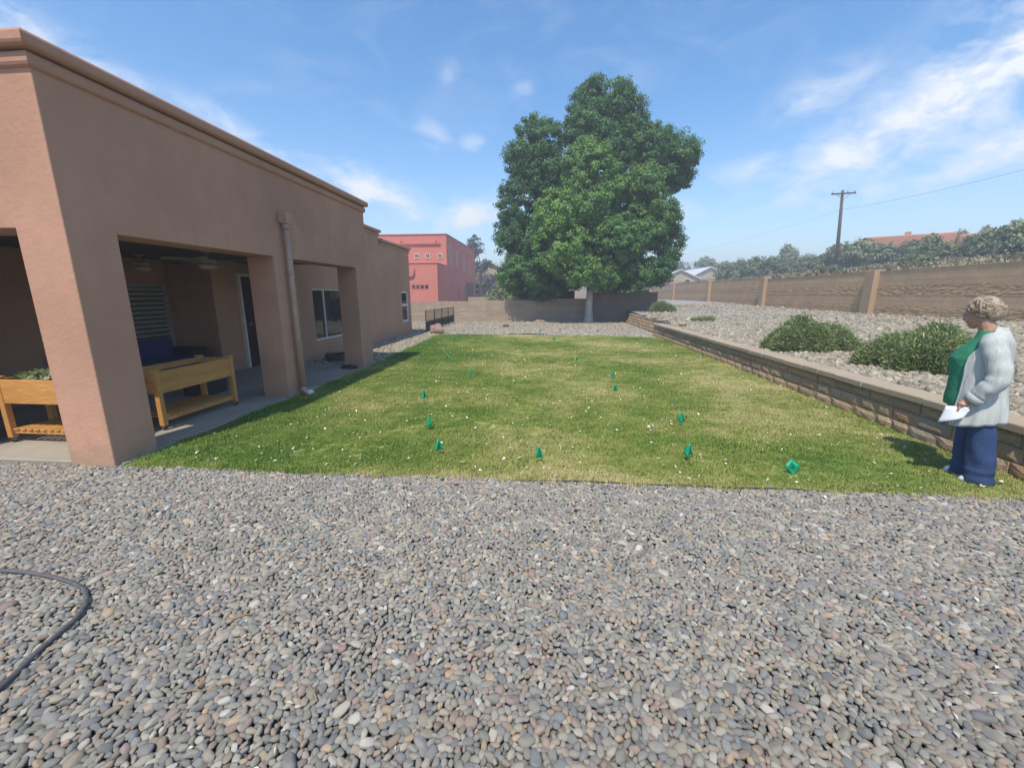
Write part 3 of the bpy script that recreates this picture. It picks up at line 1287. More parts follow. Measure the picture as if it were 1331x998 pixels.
# ------------------------------------------------------------------ walls
def noisy_block(name, lx, ly, lz, mat, seed, amp=.012, nx=4, nz=3, bev=.01):
    """rough-faced block: front (-X side) is pillowed and split; centred on y, base z=0, front plane x=0"""
    r = random.Random(seed)
    vs, fs = [], []
    idx = {}
    for i in range(nx + 1):
        for k in range(nz + 1):
            y = -ly / 2 + ly * i / nx
            z = lz * k / nz
            edge = (i in (0, nx)) or (k in (0, nz))
            x = r.uniform(-.2, .25) * amp + (amp * 1.4 if edge else -amp * .6)
            idx[(i, k)] = len(vs)
            vs.append((x, y + (0 if i in (0, nx) else r.uniform(-.01, .01)), z))
    for i in range(nx):
        for k in range(nz):
            fs.append((idx[(i, k)], idx[(i, k + 1)], idx[(i + 1, k + 1)], idx[(i + 1, k)]))
    b = len(vs)
    vs += [(lx, -ly / 2, 0), (lx, ly / 2, 0), (lx, ly / 2, lz), (lx, -ly / 2, lz)]
    fs.append((b, b + 1, b + 2, b + 3))
    fs.append(tuple(idx[(i, nz)] for i in range(nx + 1)) + (b + 2, b + 3))
    fs.append(tuple(idx[(nx - i, 0)] for i in range(nx + 1)) + (b, b + 1))
    fs.append(tuple(idx[(0, nz - k)] for k in range(nz + 1)) + (b,) + (b + 3,))
    fs.append(tuple(idx[(nx, k)] for k in range(nz + 1)) + (b + 2, b + 1))
    me = D.meshes.new(name)
    me.from_pydata(vs, [], fs)
    bm = bmesh.new(); bm.from_mesh(me)
    bmesh.ops.recalc_face_normals(bm, faces=bm.faces)
    bm.to_mesh(me); bm.free()
    me.materials.append(MATS[mat])
    return me


RX = 4.12
rw = empty('retaining_wall', (RX, 8, 0), 0, 'low brown block retaining wall with flat caps along the lawn', 'wall')
lens = [.24, .30, .36, .42, .46]
bmesh_var = {}
for li, l in enumerate(lens):
    for s in range(3):
        bmesh_var[(li, s)] = noisy_block('block', .22, l - .010, .131, 'wall_block', li * 10 + s)
rr = random.Random(4)
for c in range(3):
    y = -2.2 - rr.random() * .3
    while y < 17.1:
        li = rr.randrange(5)
        l = lens[li]
        if y + l > 17.2:
            break
        obj('block', bmesh_var[(li, rr.randrange(3))], rw, (c * .018 + rr.uniform(-.006, .006), y + l / 2 - 8, -.0 + c * .135 + (0.0)), (0, 0, rr.uniform(-.012, .012)))
        y += l
b = MB((RX, 8, 0)); b.box(RX + .06, RX + .26, -2.4, 17.1, -.1, .40); b.build('core', 'gravel_base', rw)
capv = []
for l in (.40, .46, .52):
    for s in range(2):
        r2 = random.Random(int(l * 100) + s)
        mb = MB(); mb.box(-.045 - r2.uniform(0, .012), .29, -l / 2 + .004, l / 2 - .004, 0, .078)
        capv.append((l, mb.mesh('cap_stone', 'cap_block', bev=.009)))
y = -2.4
while y < 17.0:
    l, me = rr.choice(capv)
    obj('cap_stone', me, rw, (.04 + rr.uniform(-.005, .005), y + l / 2 - 8, .407 + rr.uniform(-.002, .003)), (rr.uniform(-.006, .006), 0, rr.uniform(-.008, .008)))
    y += l

# dry-stacked far end
sw = empty('stacked_stone_wall', (4.45, 20.5, 0), 0, 'short dry stacked stone wall beyond the far end of the retaining wall', 'wall')
for c in range(4):
    y = 17.35 + rr.random() * .2
    while y < 24.6:
        li = rr.randrange(5)
        l = lens[li]
        if c == 3 and y < 19.0 and rr.random() < .45:
            y += l
            continue
        obj('stone', bmesh_var[(li, rr.randrange(3))], sw, (c * .045 + rr.uniform(-.03, .03), y + l / 2 - 20.5, c * .136), (rr.uniform(-.03, .03), rr.uniform(-.05, .05), rr.uniform(-.08, .08)))
        y += l
b = MB((4.45, 20.5, 0)); b.box(4.60, 4.85, 17.2, 24.8, -.1, .52); b.build('core', 'gravel_base', sw)
# loose flat stones lying on top
flat = []
for s in range(3):
    r2 = random.Random(70 + s)
    mb = MB()
    n = 9
    ring = [(.24 * (1 + r2.uniform(-.25, .25)) * math.cos(k / n * 6.283), .17 * (1 + r2.uniform(-.25, .25)) * math.sin(k / n * 6.283)) for k in range(n)]
    mb.loft([[Vector((x * .95, y * .95, 0)) for x, y in ring], [Vector((x, y, .03)) for x, y in ring], [Vector((x * .9, y * .9, .062)) for x, y in ring]])
    flat.append(mb.mesh('flagstone', 'cap_block'))
fl_labels = ['pale flagstone at the near edge of the stacked stone wall', 'pale flagstone overlapping its neighbour on the stacked stones',
             'flagstone lying mid way along the top of the stacked stones', 'tilted flagstone near the broken corner of the stacked stones',
             'flagstone at the shaded far end of the stacked stones', 'flagstone set back in the gravel behind the stacked stones',
             'small loose flagstone on the gravel bed behind the retaining wall end']
fpos = [(4.72, 17.75, .56), (4.95, 18.3, .55), (4.72, 19.5, .58), (4.85, 18.9, .60), (4.70, 21.5, .575), (5.25, 19.7, .53), (5.05, 16.5, .49)]
for i, (q, lab) in enumerate(zip(fpos, fl_labels)):
    o = obj('flagstone', flat[i % 3], None, q, (rr.uniform(-.12, .12), rr.uniform(-.12, .12), rr.uniform(0, 6)))
    tag(o, lab, 'stone', 'loose flagstones on the stacked wall')


def course_mesh(name, length, h, depth, mat, rough, seed, n=None):
    """one course of a block wall: along +X local, front at y=0 (faces -Y), base z=0; split faces get a broken front"""
    r = random.Random(seed)
    nx = n or max(2, int(length / (.11 if rough else .4)))
    nz = 4 if rough else 1
    vs, fs, idx = [], [], {}
    for i in range(nx + 1):
        for k in range(nz + 1):
            y = 0.0
            if rough:
                y = r.uniform(-.016, .006) if 0 < k < nz else r.uniform(-.01, .004)
            idx[(i, k)] = len(vs)
            vs.append((length * i / nx, y, h * k / nz))
    for i in range(nx):
        for k in range(nz):
            fs.append((idx[(i, k)], idx[(i + 1, k)], idx[(i + 1, k + 1)], idx[(i, k + 1)]))
    b = len(vs)
    vs += [(0, depth, 0), (length, depth, 0), (length, depth, h), (0, depth, h)]
    fs += [(b + 1, b, b + 3, b + 2), tuple(idx[(i, nz)] for i in range(nx + 1)) + (b + 2, b + 3), tuple(idx[(nx - i, 0)] for i in range(nx + 1)) + (b, b + 1),
           tuple(idx[(0, nz - k)] for k in range(nz + 1)) + (b, b + 3), tuple(idx[(nx, k)] for k in range(nz + 1)) + (b + 2, b + 1)]
    me = D.meshes.new(name)
    me.from_pydata(vs, [], fs)
    bm = bmesh.new(); bm.from_mesh(me); bmesh.ops.recalc_face_normals(bm, faces=bm.faces); bm.to_mesh(me); bm.free()
    me.materials.append(MATS[mat])
    return me


# long boundary wall on the right: runs along Y, faces -X
pil_y = [.9, 10.4, 19.85, 29.2, 38.8, 49.5, 60.5]
lw = empty('boundary_wall', (14.0, 10, .78), 0, 'long tan block boundary wall with split-face bands and pilasters, right of the gravel bed', 'wall')
rough_rows = {0, 1, 4, 5}
seed = 100
for pi in range(len(pil_y) - 1):
    y0, y1 = pil_y[pi] + .28, pil_y[pi + 1] - .28
    zb = bed_base((y0 + y1) / 2) - .03
    for c in range(9):
        seed += 1
        ro = c in rough_rows
        me = course_mesh('course', y1 - y0, .194, .2, 'cmu_split' if ro else 'cmu_smooth', ro, seed)
        # local +X runs along -Y in world so that the front faces -X
        obj('course', me, lw, (0, y1 - 10, zb + c * .2 - .78), (0, 0, R(-90)))
    b = MB(); b.box(.03, .18, y0 - 10 - .02, y1 - 10 + .02, zb - .78 - .2, zb - .78 + 1.795); b.build('core', 'cmu_smooth', lw)
    b = MB(); b.box(-.02, .22, y0 - 10, y1 - 10, zb - .78 + 1.797, zb - .78 + 1.83); b.build('coping', 'cmu_pilaster', lw)
for y in pil_y:
    zb = bed_base(y) - .05
    b = MB(); b.box(-.22, .22, y - 10 - .275, y - 10 + .275, zb - .78 - .1, zb - .78 + 1.9); b.build('pilaster', 'cmu_pilaster', lw, bev=.015)

# back wall, a line from the house side to the tree
bA, bB = Vector((-10.0, 24.15, 0)), Vector((2.35, 26.05, 0))
bd = (bB - bA)
bl_ = bd.length
ang = math.atan2(bd.y, bd.x)
bw = empty('back_wall', bA, ang, 'low tan block wall across the back gravel, left of the tree trunk', 'wall')
nseg = 4
sl_ = bl_ / nseg
for s in range(nseg):
    top = [1.20, 1.22, 1.27, 1.37][s]
    nc = 6
    h = (top + .05) / nc
    for c in range(nc):
        seed += 1
        ro = c in (2, 3) if s % 2 == 0 else c in (1, 3)
        me = course_mesh('course', sl_ - .04, h - .006, .2, 'back_cmu_split' if ro else 'back_cmu_smooth', ro, seed)
        obj('course', me, bw, (s * sl_ + .02, 0, -.05 + c * h))
    b = MB(); b.box(s * sl_ - .02, (s + 1) * sl_ + .02, .03, .18, -.1, top - .008); b.build('core', 'back_cmu_smooth', bw)
    b = MB(); b.box((s + 1) * sl_ - .06, (s + 1) * sl_ + .06, -.03, .23, -.1, top + .02); b.build('post', 'back_cmu_smooth', bw)
gA = Vector((2.42, 26.1, 0))
gw = empty('grey_wall', gA, R(2), 'taller grey brown wall in tree shade right of the trunk', 'wall')
for c in range(9):
    seed += 1
    obj('course', course_mesh('course', 4.0, .196, .2, 'grey_cmu', False, seed), gw, (0.02, 0, c * .2 - .05))
b = MB(); b.box(.0, 4.02, .03, .18, -.1, 1.74); b.build('core', 'grey_cmu', gw)
b = MB(); b.box(3.60, 3.66, -.012, .1, .2, 1.75); b.build('joint_strip', 'grey_cmu', gw)
b = MB(); b.box(4.025, 4.06, -.02, .22, -.1, 1.77); b.build('end_cap', 'cmu_pilaster', gw)

# ------------------------------------------------------------------ small fence, boulder, edging
sf_ = empty('mesh_fence', (-5.35, 17.75, 0), R(92), 'short black wire fence with dark cloth, between house end and back wall', 'fence')
FL = 6.3
for k in range(5):
    b = MB(); b.tube([(k * FL / 4, 0, -.1), (k * FL / 4, 0, .93)], .02, 8); b.build('post', 'black_metal', sf_, True)
b = MB()
for z in (.08, .48, .90):
    b.tube([(0, .012, z), (FL, .012, z)], .011, 6)
b.build('rail', 'black_metal', sf_, True)
b = MB()
for k in range(64):
    x = (k + .5) * FL / 64
    b.box(x - .004, x + .004, .006, .012, .08, .90)
for k in range(9):
    b.box(0, FL, .012, .018, .1 + k * .095, .107 + k * .095)
b.build('wire_mesh', 'black_metal', sf_)
b = MB(); b.box(.02, FL - .02, .022, .028, .05, .44); b.build('screen_cloth', 'shade_cloth', sf_)


def rock(name, loc, r, mat, label, seed, cat='rock', group=None):
    bm = bmesh.new()
    bmesh.ops.create_icosphere(bm, subdivisions=3, radius=1)
    for v in bm.verts:
        n_ = noise.noise(v.co * 1.1 + Vector((seed, 0, 0))) * .35 + noise.noise(v.co * 3 + Vector((0, seed, 0))) * .12
        v.co = v.co * (1 + n_)
        v.co = Vector((v.co.x * r[0], v.co.y * r[1], max(v.co.z, -.45) * r[2]))
        
    me = D.meshes.new(name); bm.to_mesh(me); bm.free()
    for p in me.polygons: p.use_smooth = True
    me.materials.append(MATS[mat])
    o = obj(name, me, None, loc)
    return tag(o, label, cat, group)


rock('boulder', (-4.72, 17.2, .14), (.30, .26, .28), 'boulder', 'pink boulder at the end of the black wire fence', 3)
rock('dark_rock', (-2.2, 21.0, .05), (.16, .12, .09), 'bark', 'small dark rock on the pale gravel before the back wall', 5)
rock('pale_rock', (-0.6, 24.9, .05), (.35, .16, .09), 'cap_block', 'flat pale rock at the foot of the back wall', 9)
# lawn edging: thin steel strip along the front
b = MB()
pts = [(x, lawn_near(x) - .012) for x in spaced(-4.0, 4.1, 40)]
for (xa, ya), (xb, yb) in zip(pts[:-1], pts[1:]):
    ea = .004 + .020 * sm((xa + .6) / .6) * sm((2.6 - xa) / .6); eb = .004 + .020 * sm((xb + .6) / .6) * sm((2.6 - xb) / .6)
    b.add([(xa, ya - .004, -.03), (xb, yb - .004, -.03), (xb, yb - .004, eb), (xa, ya - .004, ea), (xa, ya + .004, -.03), (xb, yb + .004, -.03), (xb, yb + .004, eb), (xa, ya + .004, ea)],
          [(0, 1, 2, 3), (7, 6, 5, 4), (3, 2, 6, 7)])
o = b.build('lawn_edging', 'rust_steel'); o['kind'] = 'structure'
# dark irrigation pipe lying at the far lawn edge
b = MB(); b.tube([(-1.7, 16.95, .02), (-.9, 17.0, .03), (-.1, 16.98, .02)], .02, 8)
o = b.build('irrigation_pipe', 'rubber', None, True); tag(o, 'dark pipe lying along the far edge of the lawn', 'pipe')
# foreground hose
hp = [(-4.6, 1.76), (-3.9, 1.84), (-3.35, 1.86), (-2.95, 1.84), (-2.68, 1.78), (-2.52, 1.68), (-2.45, 1.58), (-2.42, 1.48), (-2.40, 1.38), (-2.36, 1.28), (-2.33, 1.18), (-2.28, 1.05), (-2.3, .9), (-2.5, .7), (-2.9, .5)]
dense = []
for i in range(len(hp) - 1):
    p0 = Vector(hp[max(i - 1, 0)]); p1 = Vector(hp[i]); p2 = Vector(hp[i + 1]); p3 = Vector(hp[min(i + 2, len(hp) - 1)])
    for k in range(6):
        t = k / 6
        p = .5 * ((2 * p1) + (p2 - p0) * t + (2 * p0 - 5 * p1 + 4 * p2 - p3) * t * t + (3 * p1 - p0 - 3 * p2 + p3) * t ** 3)
        dense.append((p.x + .12, p.y, .026 + .006 * noise.noise(Vector((p.x * 3, p.y * 3, 0)))))
b = MB(); b.tube(dense, .0115, 10)
o = b.build('garden_hose', 'hose_rubber', None, True); tag(o, 'dark garden hose looping over the pebbles at the lower left', 'hose')

# ------------------------------------------------------------------ trees and plants


def crown_points(lobes, per_m2, rnd, clump=.42, leaf_r=.30, squash=.9):
    """points and outward normals of leaves: clumps sit on and inside the lobes' shells"""
    P, Nn, T = [], [], []
    for lobe in lobes:
        x, y, z, r, tint = lobe[:5]
        squash_ = lobe[5] if len(lobe) > 5 else squash
        c = np.array([x, y, z])
        nc = max(10, int(4 * math.pi * r * r * 1.55 / (clump * clump)))
        d = rnd.normal(size=(nc, 3)); d /= np.linalg.norm(d, axis=1, keepdims=True)
        rad = r * np.where(rnd.random(nc) < .72, rnd.uniform(.80, 1.10, nc), rnd.uniform(.3, .85, nc))
        cc = c + d * rad[:, None] * np.array([1, 1, squash_])
        # noise gaps
        ok = np.array([noise.noise(Vector(q) * .9) > -.33 for q in cc])
        cc, d = cc[ok], d[ok]
        for q, dd in zip(cc, d):
            k = int(per_m2 * rnd.uniform(.6, 1.4))
            rr_ = leaf_r * rnd.uniform(.65, 1.35)
            e = rnd.normal(size=(k, 3)); e /= np.linalg.norm(e, axis=1, keepdims=True)
            pts = q + e * (rr_ * rnd.random((k, 1)) ** .5) * np.array([1, 1, .8])
            P.append(pts)
            nn = e * .8 + dd * .7 + np.array([0, 0, .35]) + rnd.normal(size=(k, 3)) * .55
            Nn.append(nn)
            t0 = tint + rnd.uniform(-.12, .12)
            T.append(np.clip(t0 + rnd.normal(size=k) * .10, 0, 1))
    return np.concatenate(P), np.concatenate(Nn), np.concatenate(T)


def limb(mb, a, b, r0, r1, bend=.15, n=6, rnd=random):
    a, b = Vector(a), Vector(b)
    side = Vector((rnd.uniform(-1, 1), rnd.uniform(-1, 1), rnd.uniform(-.3, .3))) * (b - a).length * bend
    pts = [a.lerp(b, t / n) + side * math.sin(math.pi * t / n) for t in range(n + 1)]
    mb.tube(pts, [r0 + (r1 - r0) * t / n for t in range(n + 1)], 9)
    return pts


TB = Vector((2.3, 25.2, 0))
tree = empty('cottonwood_tree', TB, 0, 'large green shade tree with dense lobed crown and whitewashed trunk at the back wall', 'tree')
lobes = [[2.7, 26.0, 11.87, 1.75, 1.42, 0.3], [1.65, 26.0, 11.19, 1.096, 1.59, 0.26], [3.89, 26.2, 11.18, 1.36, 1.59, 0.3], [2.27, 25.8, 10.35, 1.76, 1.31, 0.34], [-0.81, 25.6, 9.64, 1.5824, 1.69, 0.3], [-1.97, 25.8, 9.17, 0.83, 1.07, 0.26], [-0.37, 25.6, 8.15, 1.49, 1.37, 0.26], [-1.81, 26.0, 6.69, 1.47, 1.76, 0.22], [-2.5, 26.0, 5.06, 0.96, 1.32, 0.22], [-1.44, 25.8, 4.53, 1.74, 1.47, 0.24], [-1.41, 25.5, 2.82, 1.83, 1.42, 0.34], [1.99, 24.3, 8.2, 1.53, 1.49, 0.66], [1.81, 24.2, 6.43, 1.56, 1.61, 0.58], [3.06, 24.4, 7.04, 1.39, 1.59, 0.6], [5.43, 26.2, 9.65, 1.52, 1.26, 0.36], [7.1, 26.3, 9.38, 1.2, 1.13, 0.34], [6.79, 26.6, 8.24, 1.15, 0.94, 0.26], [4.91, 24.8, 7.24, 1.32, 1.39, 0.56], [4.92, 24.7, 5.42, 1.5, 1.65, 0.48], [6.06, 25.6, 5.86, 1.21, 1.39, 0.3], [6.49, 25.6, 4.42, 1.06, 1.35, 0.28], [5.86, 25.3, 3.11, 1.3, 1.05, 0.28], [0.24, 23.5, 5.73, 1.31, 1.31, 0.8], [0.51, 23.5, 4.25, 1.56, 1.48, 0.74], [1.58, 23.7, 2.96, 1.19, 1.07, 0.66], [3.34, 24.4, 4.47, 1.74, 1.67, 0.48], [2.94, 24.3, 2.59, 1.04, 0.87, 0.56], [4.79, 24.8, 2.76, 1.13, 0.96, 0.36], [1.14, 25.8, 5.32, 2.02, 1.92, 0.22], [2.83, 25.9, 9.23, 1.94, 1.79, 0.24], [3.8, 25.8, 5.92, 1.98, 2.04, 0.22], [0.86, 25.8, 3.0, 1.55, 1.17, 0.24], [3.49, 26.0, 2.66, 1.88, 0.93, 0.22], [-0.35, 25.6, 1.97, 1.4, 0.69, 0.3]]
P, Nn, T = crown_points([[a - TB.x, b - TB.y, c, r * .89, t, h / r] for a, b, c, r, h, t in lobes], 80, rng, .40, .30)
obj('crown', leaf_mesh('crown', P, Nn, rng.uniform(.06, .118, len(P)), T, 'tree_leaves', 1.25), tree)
b = MB()
trr = random.Random(8)
b.tube([(0, 0, -.1), (0, 0, .05), (.01, 0, .35), (-.01, 0, .9), (.02, 0, 1.5), (.05, 0, 2.2)], [.36, .31, .24, .21, .20, .19], 16)
tr_me = b.build('trunk', 'bark_white', tree, True)
b = MB()
limb(b, (.12, 0, 1.2), (.75, -.1, 2.0), .10, .07, .1, 6, trr)
for q in [(2.64, 26, 11), (-.97, 25.5, 9.5), (6, 26, 9.2), (-1.8, 26, 5.6), (5.6, 25.4, 5), (.5, 23.9, 5), (3.7, 24.6, 4.2), (-1.3, 25.5, 3.4), (2.1, 24.6, 7.6)]:
    mid = Vector((.05, 0, 2.1))
    e = Vector(q) - TB
    pts = limb(b, mid, e, .13, .03, .10, 8, trr)
    for k in range(4):
        s = pts[3 + k]
        limb(b, s, s + Vector((trr.uniform(-1.3, 1.3), trr.uniform(-1.1, 1.1), trr.uniform(.2, 1.1))), .04, .012, .1, 4, trr)
b.build('limbs', 'bark', tree, True)


def small_tree_proto(name, lobes, per, leaf, clump, lr, mat, seed, bark='bark', h=1.0):
    r = np.random.default_rng(seed)
    P, Nn, T = crown_points(lobes, per, r, clump, lr)
    cm = leaf_mesh('crown', P, Nn, r.uniform(leaf * .7, leaf * 1.4, len(P)), T, mat, 1.5)
    b = MB()
    q = random.Random(seed)
    for k, (x, y, z, rad, t) in enumerate(lobes):
        limb(b, (0, 0, -.15), (x, y, z), .06 if k else .09, .02, .1, 5, q)
    return cm, b.mesh('trunk', bark, True)


# prototypes of unit-ish junipers (about 3 m wide, 2.6 m tall)
JP = []
for s in range(4):
    q = random.Random(40 + s)
    lb = [(q.uniform(-.75, .75), q.uniform(-.75, .75), q.uniform(.55, 1.7), q.uniform(.55, .85), q.uniform(.2, .7)) for _ in range(7)] + [(0, 0, 1.75, .75, .5)]
    JP.append(small_tree_proto('j', lb, 16, .13, .42, .30, 'juniper_leaves', 40 + s))


def add_tree(name, proto, loc, s, label, cat='tree', group=None, rz=0.0, sz=None):
    t = empty(name, loc, rz, label, cat, group)
    sz = sz or s
    obj('crown', proto[0], t, None, None, (s, s, sz))
    obj('trunk', proto[1], t, None, None, (s, s, sz))
    return t


# junipers along the slope: x, y, width, height
HT = [
    (28.8, 73.5, 4.0, 3.5, 'grey green juniper, last of the hillside row towards the white roofed houses'),
    (30.1, 71.7, 3.9, 3.6, 'low juniper second from the far end of the hillside row'),
    (31.6, 69.3, 5.2, 3.7, 'low broad juniper third from the far end of the hillside row'),
    (33.2, 66.5, 4.6, 3.5, 'low juniper left below the dark round hillside tree'),
    (42.1, 80.8, 5.6, 5.9, 'dark round juniper standing above its neighbours left of the power pole'),
    (35.1, 62.3, 4.8, 3.0, 'low juniper right below the dark round hillside tree'),
    (35.9, 59.6, 4.2, 3.1, 'juniper directly left of the power pole'),
    (36.3, 57.1, 4.9, 4.0, 'juniper just right of the power pole'),
    (36.7, 54.4, 5.0, 4.0, 'tall juniper second right of the power pole'),
    (37.0, 51.2, 4.6, 3.0, 'broad juniper left of the orange house'),
    (37.0, 48.2, 4.4, 2.8, 'juniper below the left end of the orange house'),
    (36.5, 45.3, 3.3, 3.2, 'juniper rising between the two visible parts of the orange house'),
    (36.8, 45.5, 3.2, 2.0, 'low olive juniper before the middle of the orange house'),
    (36.1, 42.6, 3.3, 2.0, 'low juniper below the right half of the orange house'),
    (35.2, 39.6, 3.4, 2.2, 'juniper below the right end of the orange house'),
    (34.1, 37.0, 3.4, 2.6, 'big juniper right of the orange house'),
    (32.7, 34.2, 3.5, 2.9, 'tallest juniper at the right edge of the hillside'),
    (33.4, 31.6, 3.5, 2.8, 'juniper cut off by the right edge of the view'),
    (56.3, 62, 3.0, 4.2, 'dark juniper rising behind the right end of the orange house'),
    (53.8, 62.8, 2.4, 4.3, 'small dark juniper just behind the orange house chimney'),
    (26.0, 33.0, 2.6, 1.1, 'small olive juniper low on the slope behind the boundary wall'),
    (25.5, 41.5, 2.2, 1.0, 'small low juniper on the scrub right of the power pole'),
]
for i, (x, y, w, h, lab) in enumerate(HT):
    add_tree('juniper_tree', JP[i % 4], (x, y, hill_z(x, y) - .1), w * .82 / 2.9, lab, 'tree', 'junipers on the hillside', i * 1.3, h * .92 / 2.6)
# far dark band of trees beyond the houses
FT = [(24, 112, 7, 7, 'dark distant tree behind the left white roofed house'), (28.5, 115, 8, 8, 'dark distant tree between the white roofed houses'),
      (33, 116, 7, 7.4, 'dark distant tree above the right white roofed house'), (39, 112, 7, 6.6, 'dark distant tree right of the white roofed houses')]
for i, (x, y, w, h, lab) in enumerate(FT):
    add_tree('distant_tree', JP[(i + 1) % 4], (x, y, max(hill_z(x, y), 0) - .3), w / 2.9, lab, 'tree', 'trees beyond the white roofed houses', i * 2.1, h / 2.55)
# conifer and shrubs left of the big tree
cl = [(0, 0, .7, .75, .5), (.3, .1, 1.4, .7, .4), (-.3, .1, 1.5, .7, .5), (0, 0, 2.2, .65, .5), (.15, 0, 2.9, .5, .6), (-.1, .1, 3.5, .4, .6)]
CP = small_tree_proto('c', cl, 26, .11, .36, .28, 'juniper_leaves', 61)
add_tree('juniper_tree', CP, (-3.6, 33, 0), 1.05, 'bluish upright juniper behind the back wall, left of the big tree', 'tree', None, 0, .88)
add_tree('leafy_shrub', small_tree_proto('s', [(0, 0, .8, .7, .7), (.5, .2, .6, .55, .8), (-.45, 0, .7, .6, .7), (.1, 0, 1.4, .55, .8)], 34, .10, .36, .26, 'bush_leaves', 63), (-1.75, 29.0, 0), 1.0,
         'yellow green shrub peeking over the back wall beside the big tree', 'shrub', None, 0, 1.15)
# sparse grey tree behind the red house
gl = [(random.Random(i).uniform(-2.2, 2.2), random.Random(i + 50).uniform(-1.2, 1.2), 2.2 + i * .52, .85, .4) for i in range(13)]
GP = small_tree_proto('g', gl, 15, .17, .75, .40, 'grey_leaves', 65)
add_tree('sparse_tree', GP, (-11.6, 66.5, .3), 1.2, 'sparse grey tree behind the right side of the red house', 'tree', None, 0, 1.12)



def needle_bush(name, n, rx, ry, h, seed, mat='bush_leaves', blade=.16, wid=.0075):
    """broom-like bush: thin upright sprays over a mounded volume"""
    r = np.random.default_rng(seed)
    # spray base points over mound surface
    ns = n // 9
    u = r.random(ns) * 6.283
    q = np.sqrt(r.random(ns))
    lump = 1 + .16 * np.sin(u * 3 + seed) + .14 * np.sin(u * 7 + 2 * seed)
    x, y = rx * q * np.cos(u) * lump, ry * q * np.sin(u) * lump
    top = h * np.sqrt(np.clip(1 - q ** 2.0, 0, 1)) * (1 + .26 * np.sin(x * 7.1 + seed) * np.cos(y * 6.3) + .11 * r.normal(size=ns))
    z = top * r.uniform(.35, 1.0, ns) ** .6
    base = np.stack([x, y, np.maximum(z, .03)], 1)
    outward = np.stack([np.cos(u) * q, np.sin(u) * q, np.full(ns, .55)], 1)
    B = np.repeat(base, 9, 0)
    dirn = np.repeat(outward, 9, 0) + r.normal(size=(ns * 9, 3)) * .75
    dirn /= np.linalg.norm(dirn, axis=1, keepdims=True)
    ln = blade * r.uniform(.5, 1.5, ns * 9)[:, None]
    side = np.cross(dirn, r.normal(size=dirn.shape)); side /= np.linalg.norm(side, axis=1, keepdims=True)
    w = wid * r.uniform(.7, 1.4, ns * 9)[:, None]
    st = B + r.normal(size=B.shape) * .035
    v = np.stack([st - side * w * .6, st + side * w * .6, st + dirn * ln + side * w, st + dirn * ln - side * w], 1).reshape(-1, 3)
    v[:, 2] = np.maximum(v[:, 2], -.02)
    t = np.clip(np.repeat(r.uniform(.1, .72, ns), 9) + r.normal(size=ns * 9) * .1, 0, .84)
    t[r.random(ns * 9) < .05] = 1.0
    return mesh_np(name, v, np.arange(len(v)).reshape(-1, 4), mat, False, np.repeat(t, 4))


def bush(name, loc, rx, ry, h, n, seed, label, cat='shrub', blade=.16):
    b0 = empty(name, loc, 0, label, cat)
    obj('foliage', needle_bush('foliage', n, rx, ry, h, seed, blade=blade), b0)
    mb = MB(); q = random.Random(seed)
    for k in range(26):
        a = q.uniform(0, 6.283); e = q.uniform(.3, .85)
        limb(mb, (0, 0, -.05), (rx * e * math.cos(a), ry * e * math.sin(a), h * q.uniform(.3, .8)), .016, .006, .1, 4, q)
    mb.build('stems', 'bark', b0)
    return b0


bush('low_shrub', (5.60, 9.6, bed_z(5.6, 9.5)), .78, .62, .52, 120000, 3, 'rounded green shrub on the gravel, the farther of the pair beyond the wall', blade=.062)
bush('low_shrub', (6.10, 7.2, bed_z(6.0, 7.25)), .78, .58, .50, 130000, 7, 'spreading green shrub on the gravel behind the standing person', blade=.062)
bush('low_shrub', (6.3, 24.4, bed_z(6.3, 24.4)), .55, .45, .42, 9000, 9, 'small green plant at the end of the grey wall', 'plant', blade=.16)
bush('low_shrub', (6.6, 18.6, bed_z(6.6, 18.6)), .40, .28, .08, 2200, 12, 'flat low plant on the far part of the gravel bed', 'plant', blade=.10)


# dry scrub on the slope behind the wall
def scatter_scrub():
    r = np.random.default_rng(77)
    n = 2600
    x = WALL_X + .75 + r.random(n) ** 1.6 * 30
    y = r.uniform(8, 100, n)
    ps, ts = [], []
    V = []
    for a, c in zip(x, y):
        z = hill_z(a, c)
        k = 12
        s = r.uniform(.25, .8)
        ba = np.array([a, c, z - .03])
        d = r.normal(size=(k, 3)); d[:, 2] = np.abs(d[:, 2]) + .35
        d /= np.linalg.norm(d, axis=1, keepdims=True)
        side = np.cross(d, r.normal(size=d.shape)); side /= np.linalg.norm(side, axis=1, keepdims=True)
        st = ba + r.normal(size=(k, 3)) * np.array([.25, .25, 0]) * s
        w = .05 * s
        V.append(np.stack([st - side * w, st + side * w, st + d * s * .55 + side * w * 1.6, st + d * s * .55 - side * w * 1.6], 1).reshape(-1, 3))
        ts.append(np.clip(r.uniform(.0, 1.0) + r.normal(size=k) * .1, 0, 1))
    V = np.concatenate(V)
    o = obj('dry_scrub', mesh_np('dry_scrub', V, np.arange(len(V)).reshape(-1, 4), 'scrub_leaves', False, np.repeat(np.concatenate(ts), 4)))
    tag(o, 'dry tan scrub and grass on the slope above the boundary wall', 'scrub', None, 'stuff')


scatter_scrub()

# ------------------------------------------------------------------ distant buildings
RH = Vector((-11.0, 41.0, 0))
red = empty('red_house', RH, 0, 'two storey salmon red stucco house beyond the back wall', 'house')
o3 = tuple(RH)


def red_solid(x, y, z):
    if x > -11.0 or x < -26:
        return False
    if y < 45:
        return z < 4.55
    return True


obj('wall', cellsolid([-26, -11], [41, 45, 62], [-.5, 4.55, 7.75], red_solid, o3, .05, mat='red_stucco', segs=2), red)
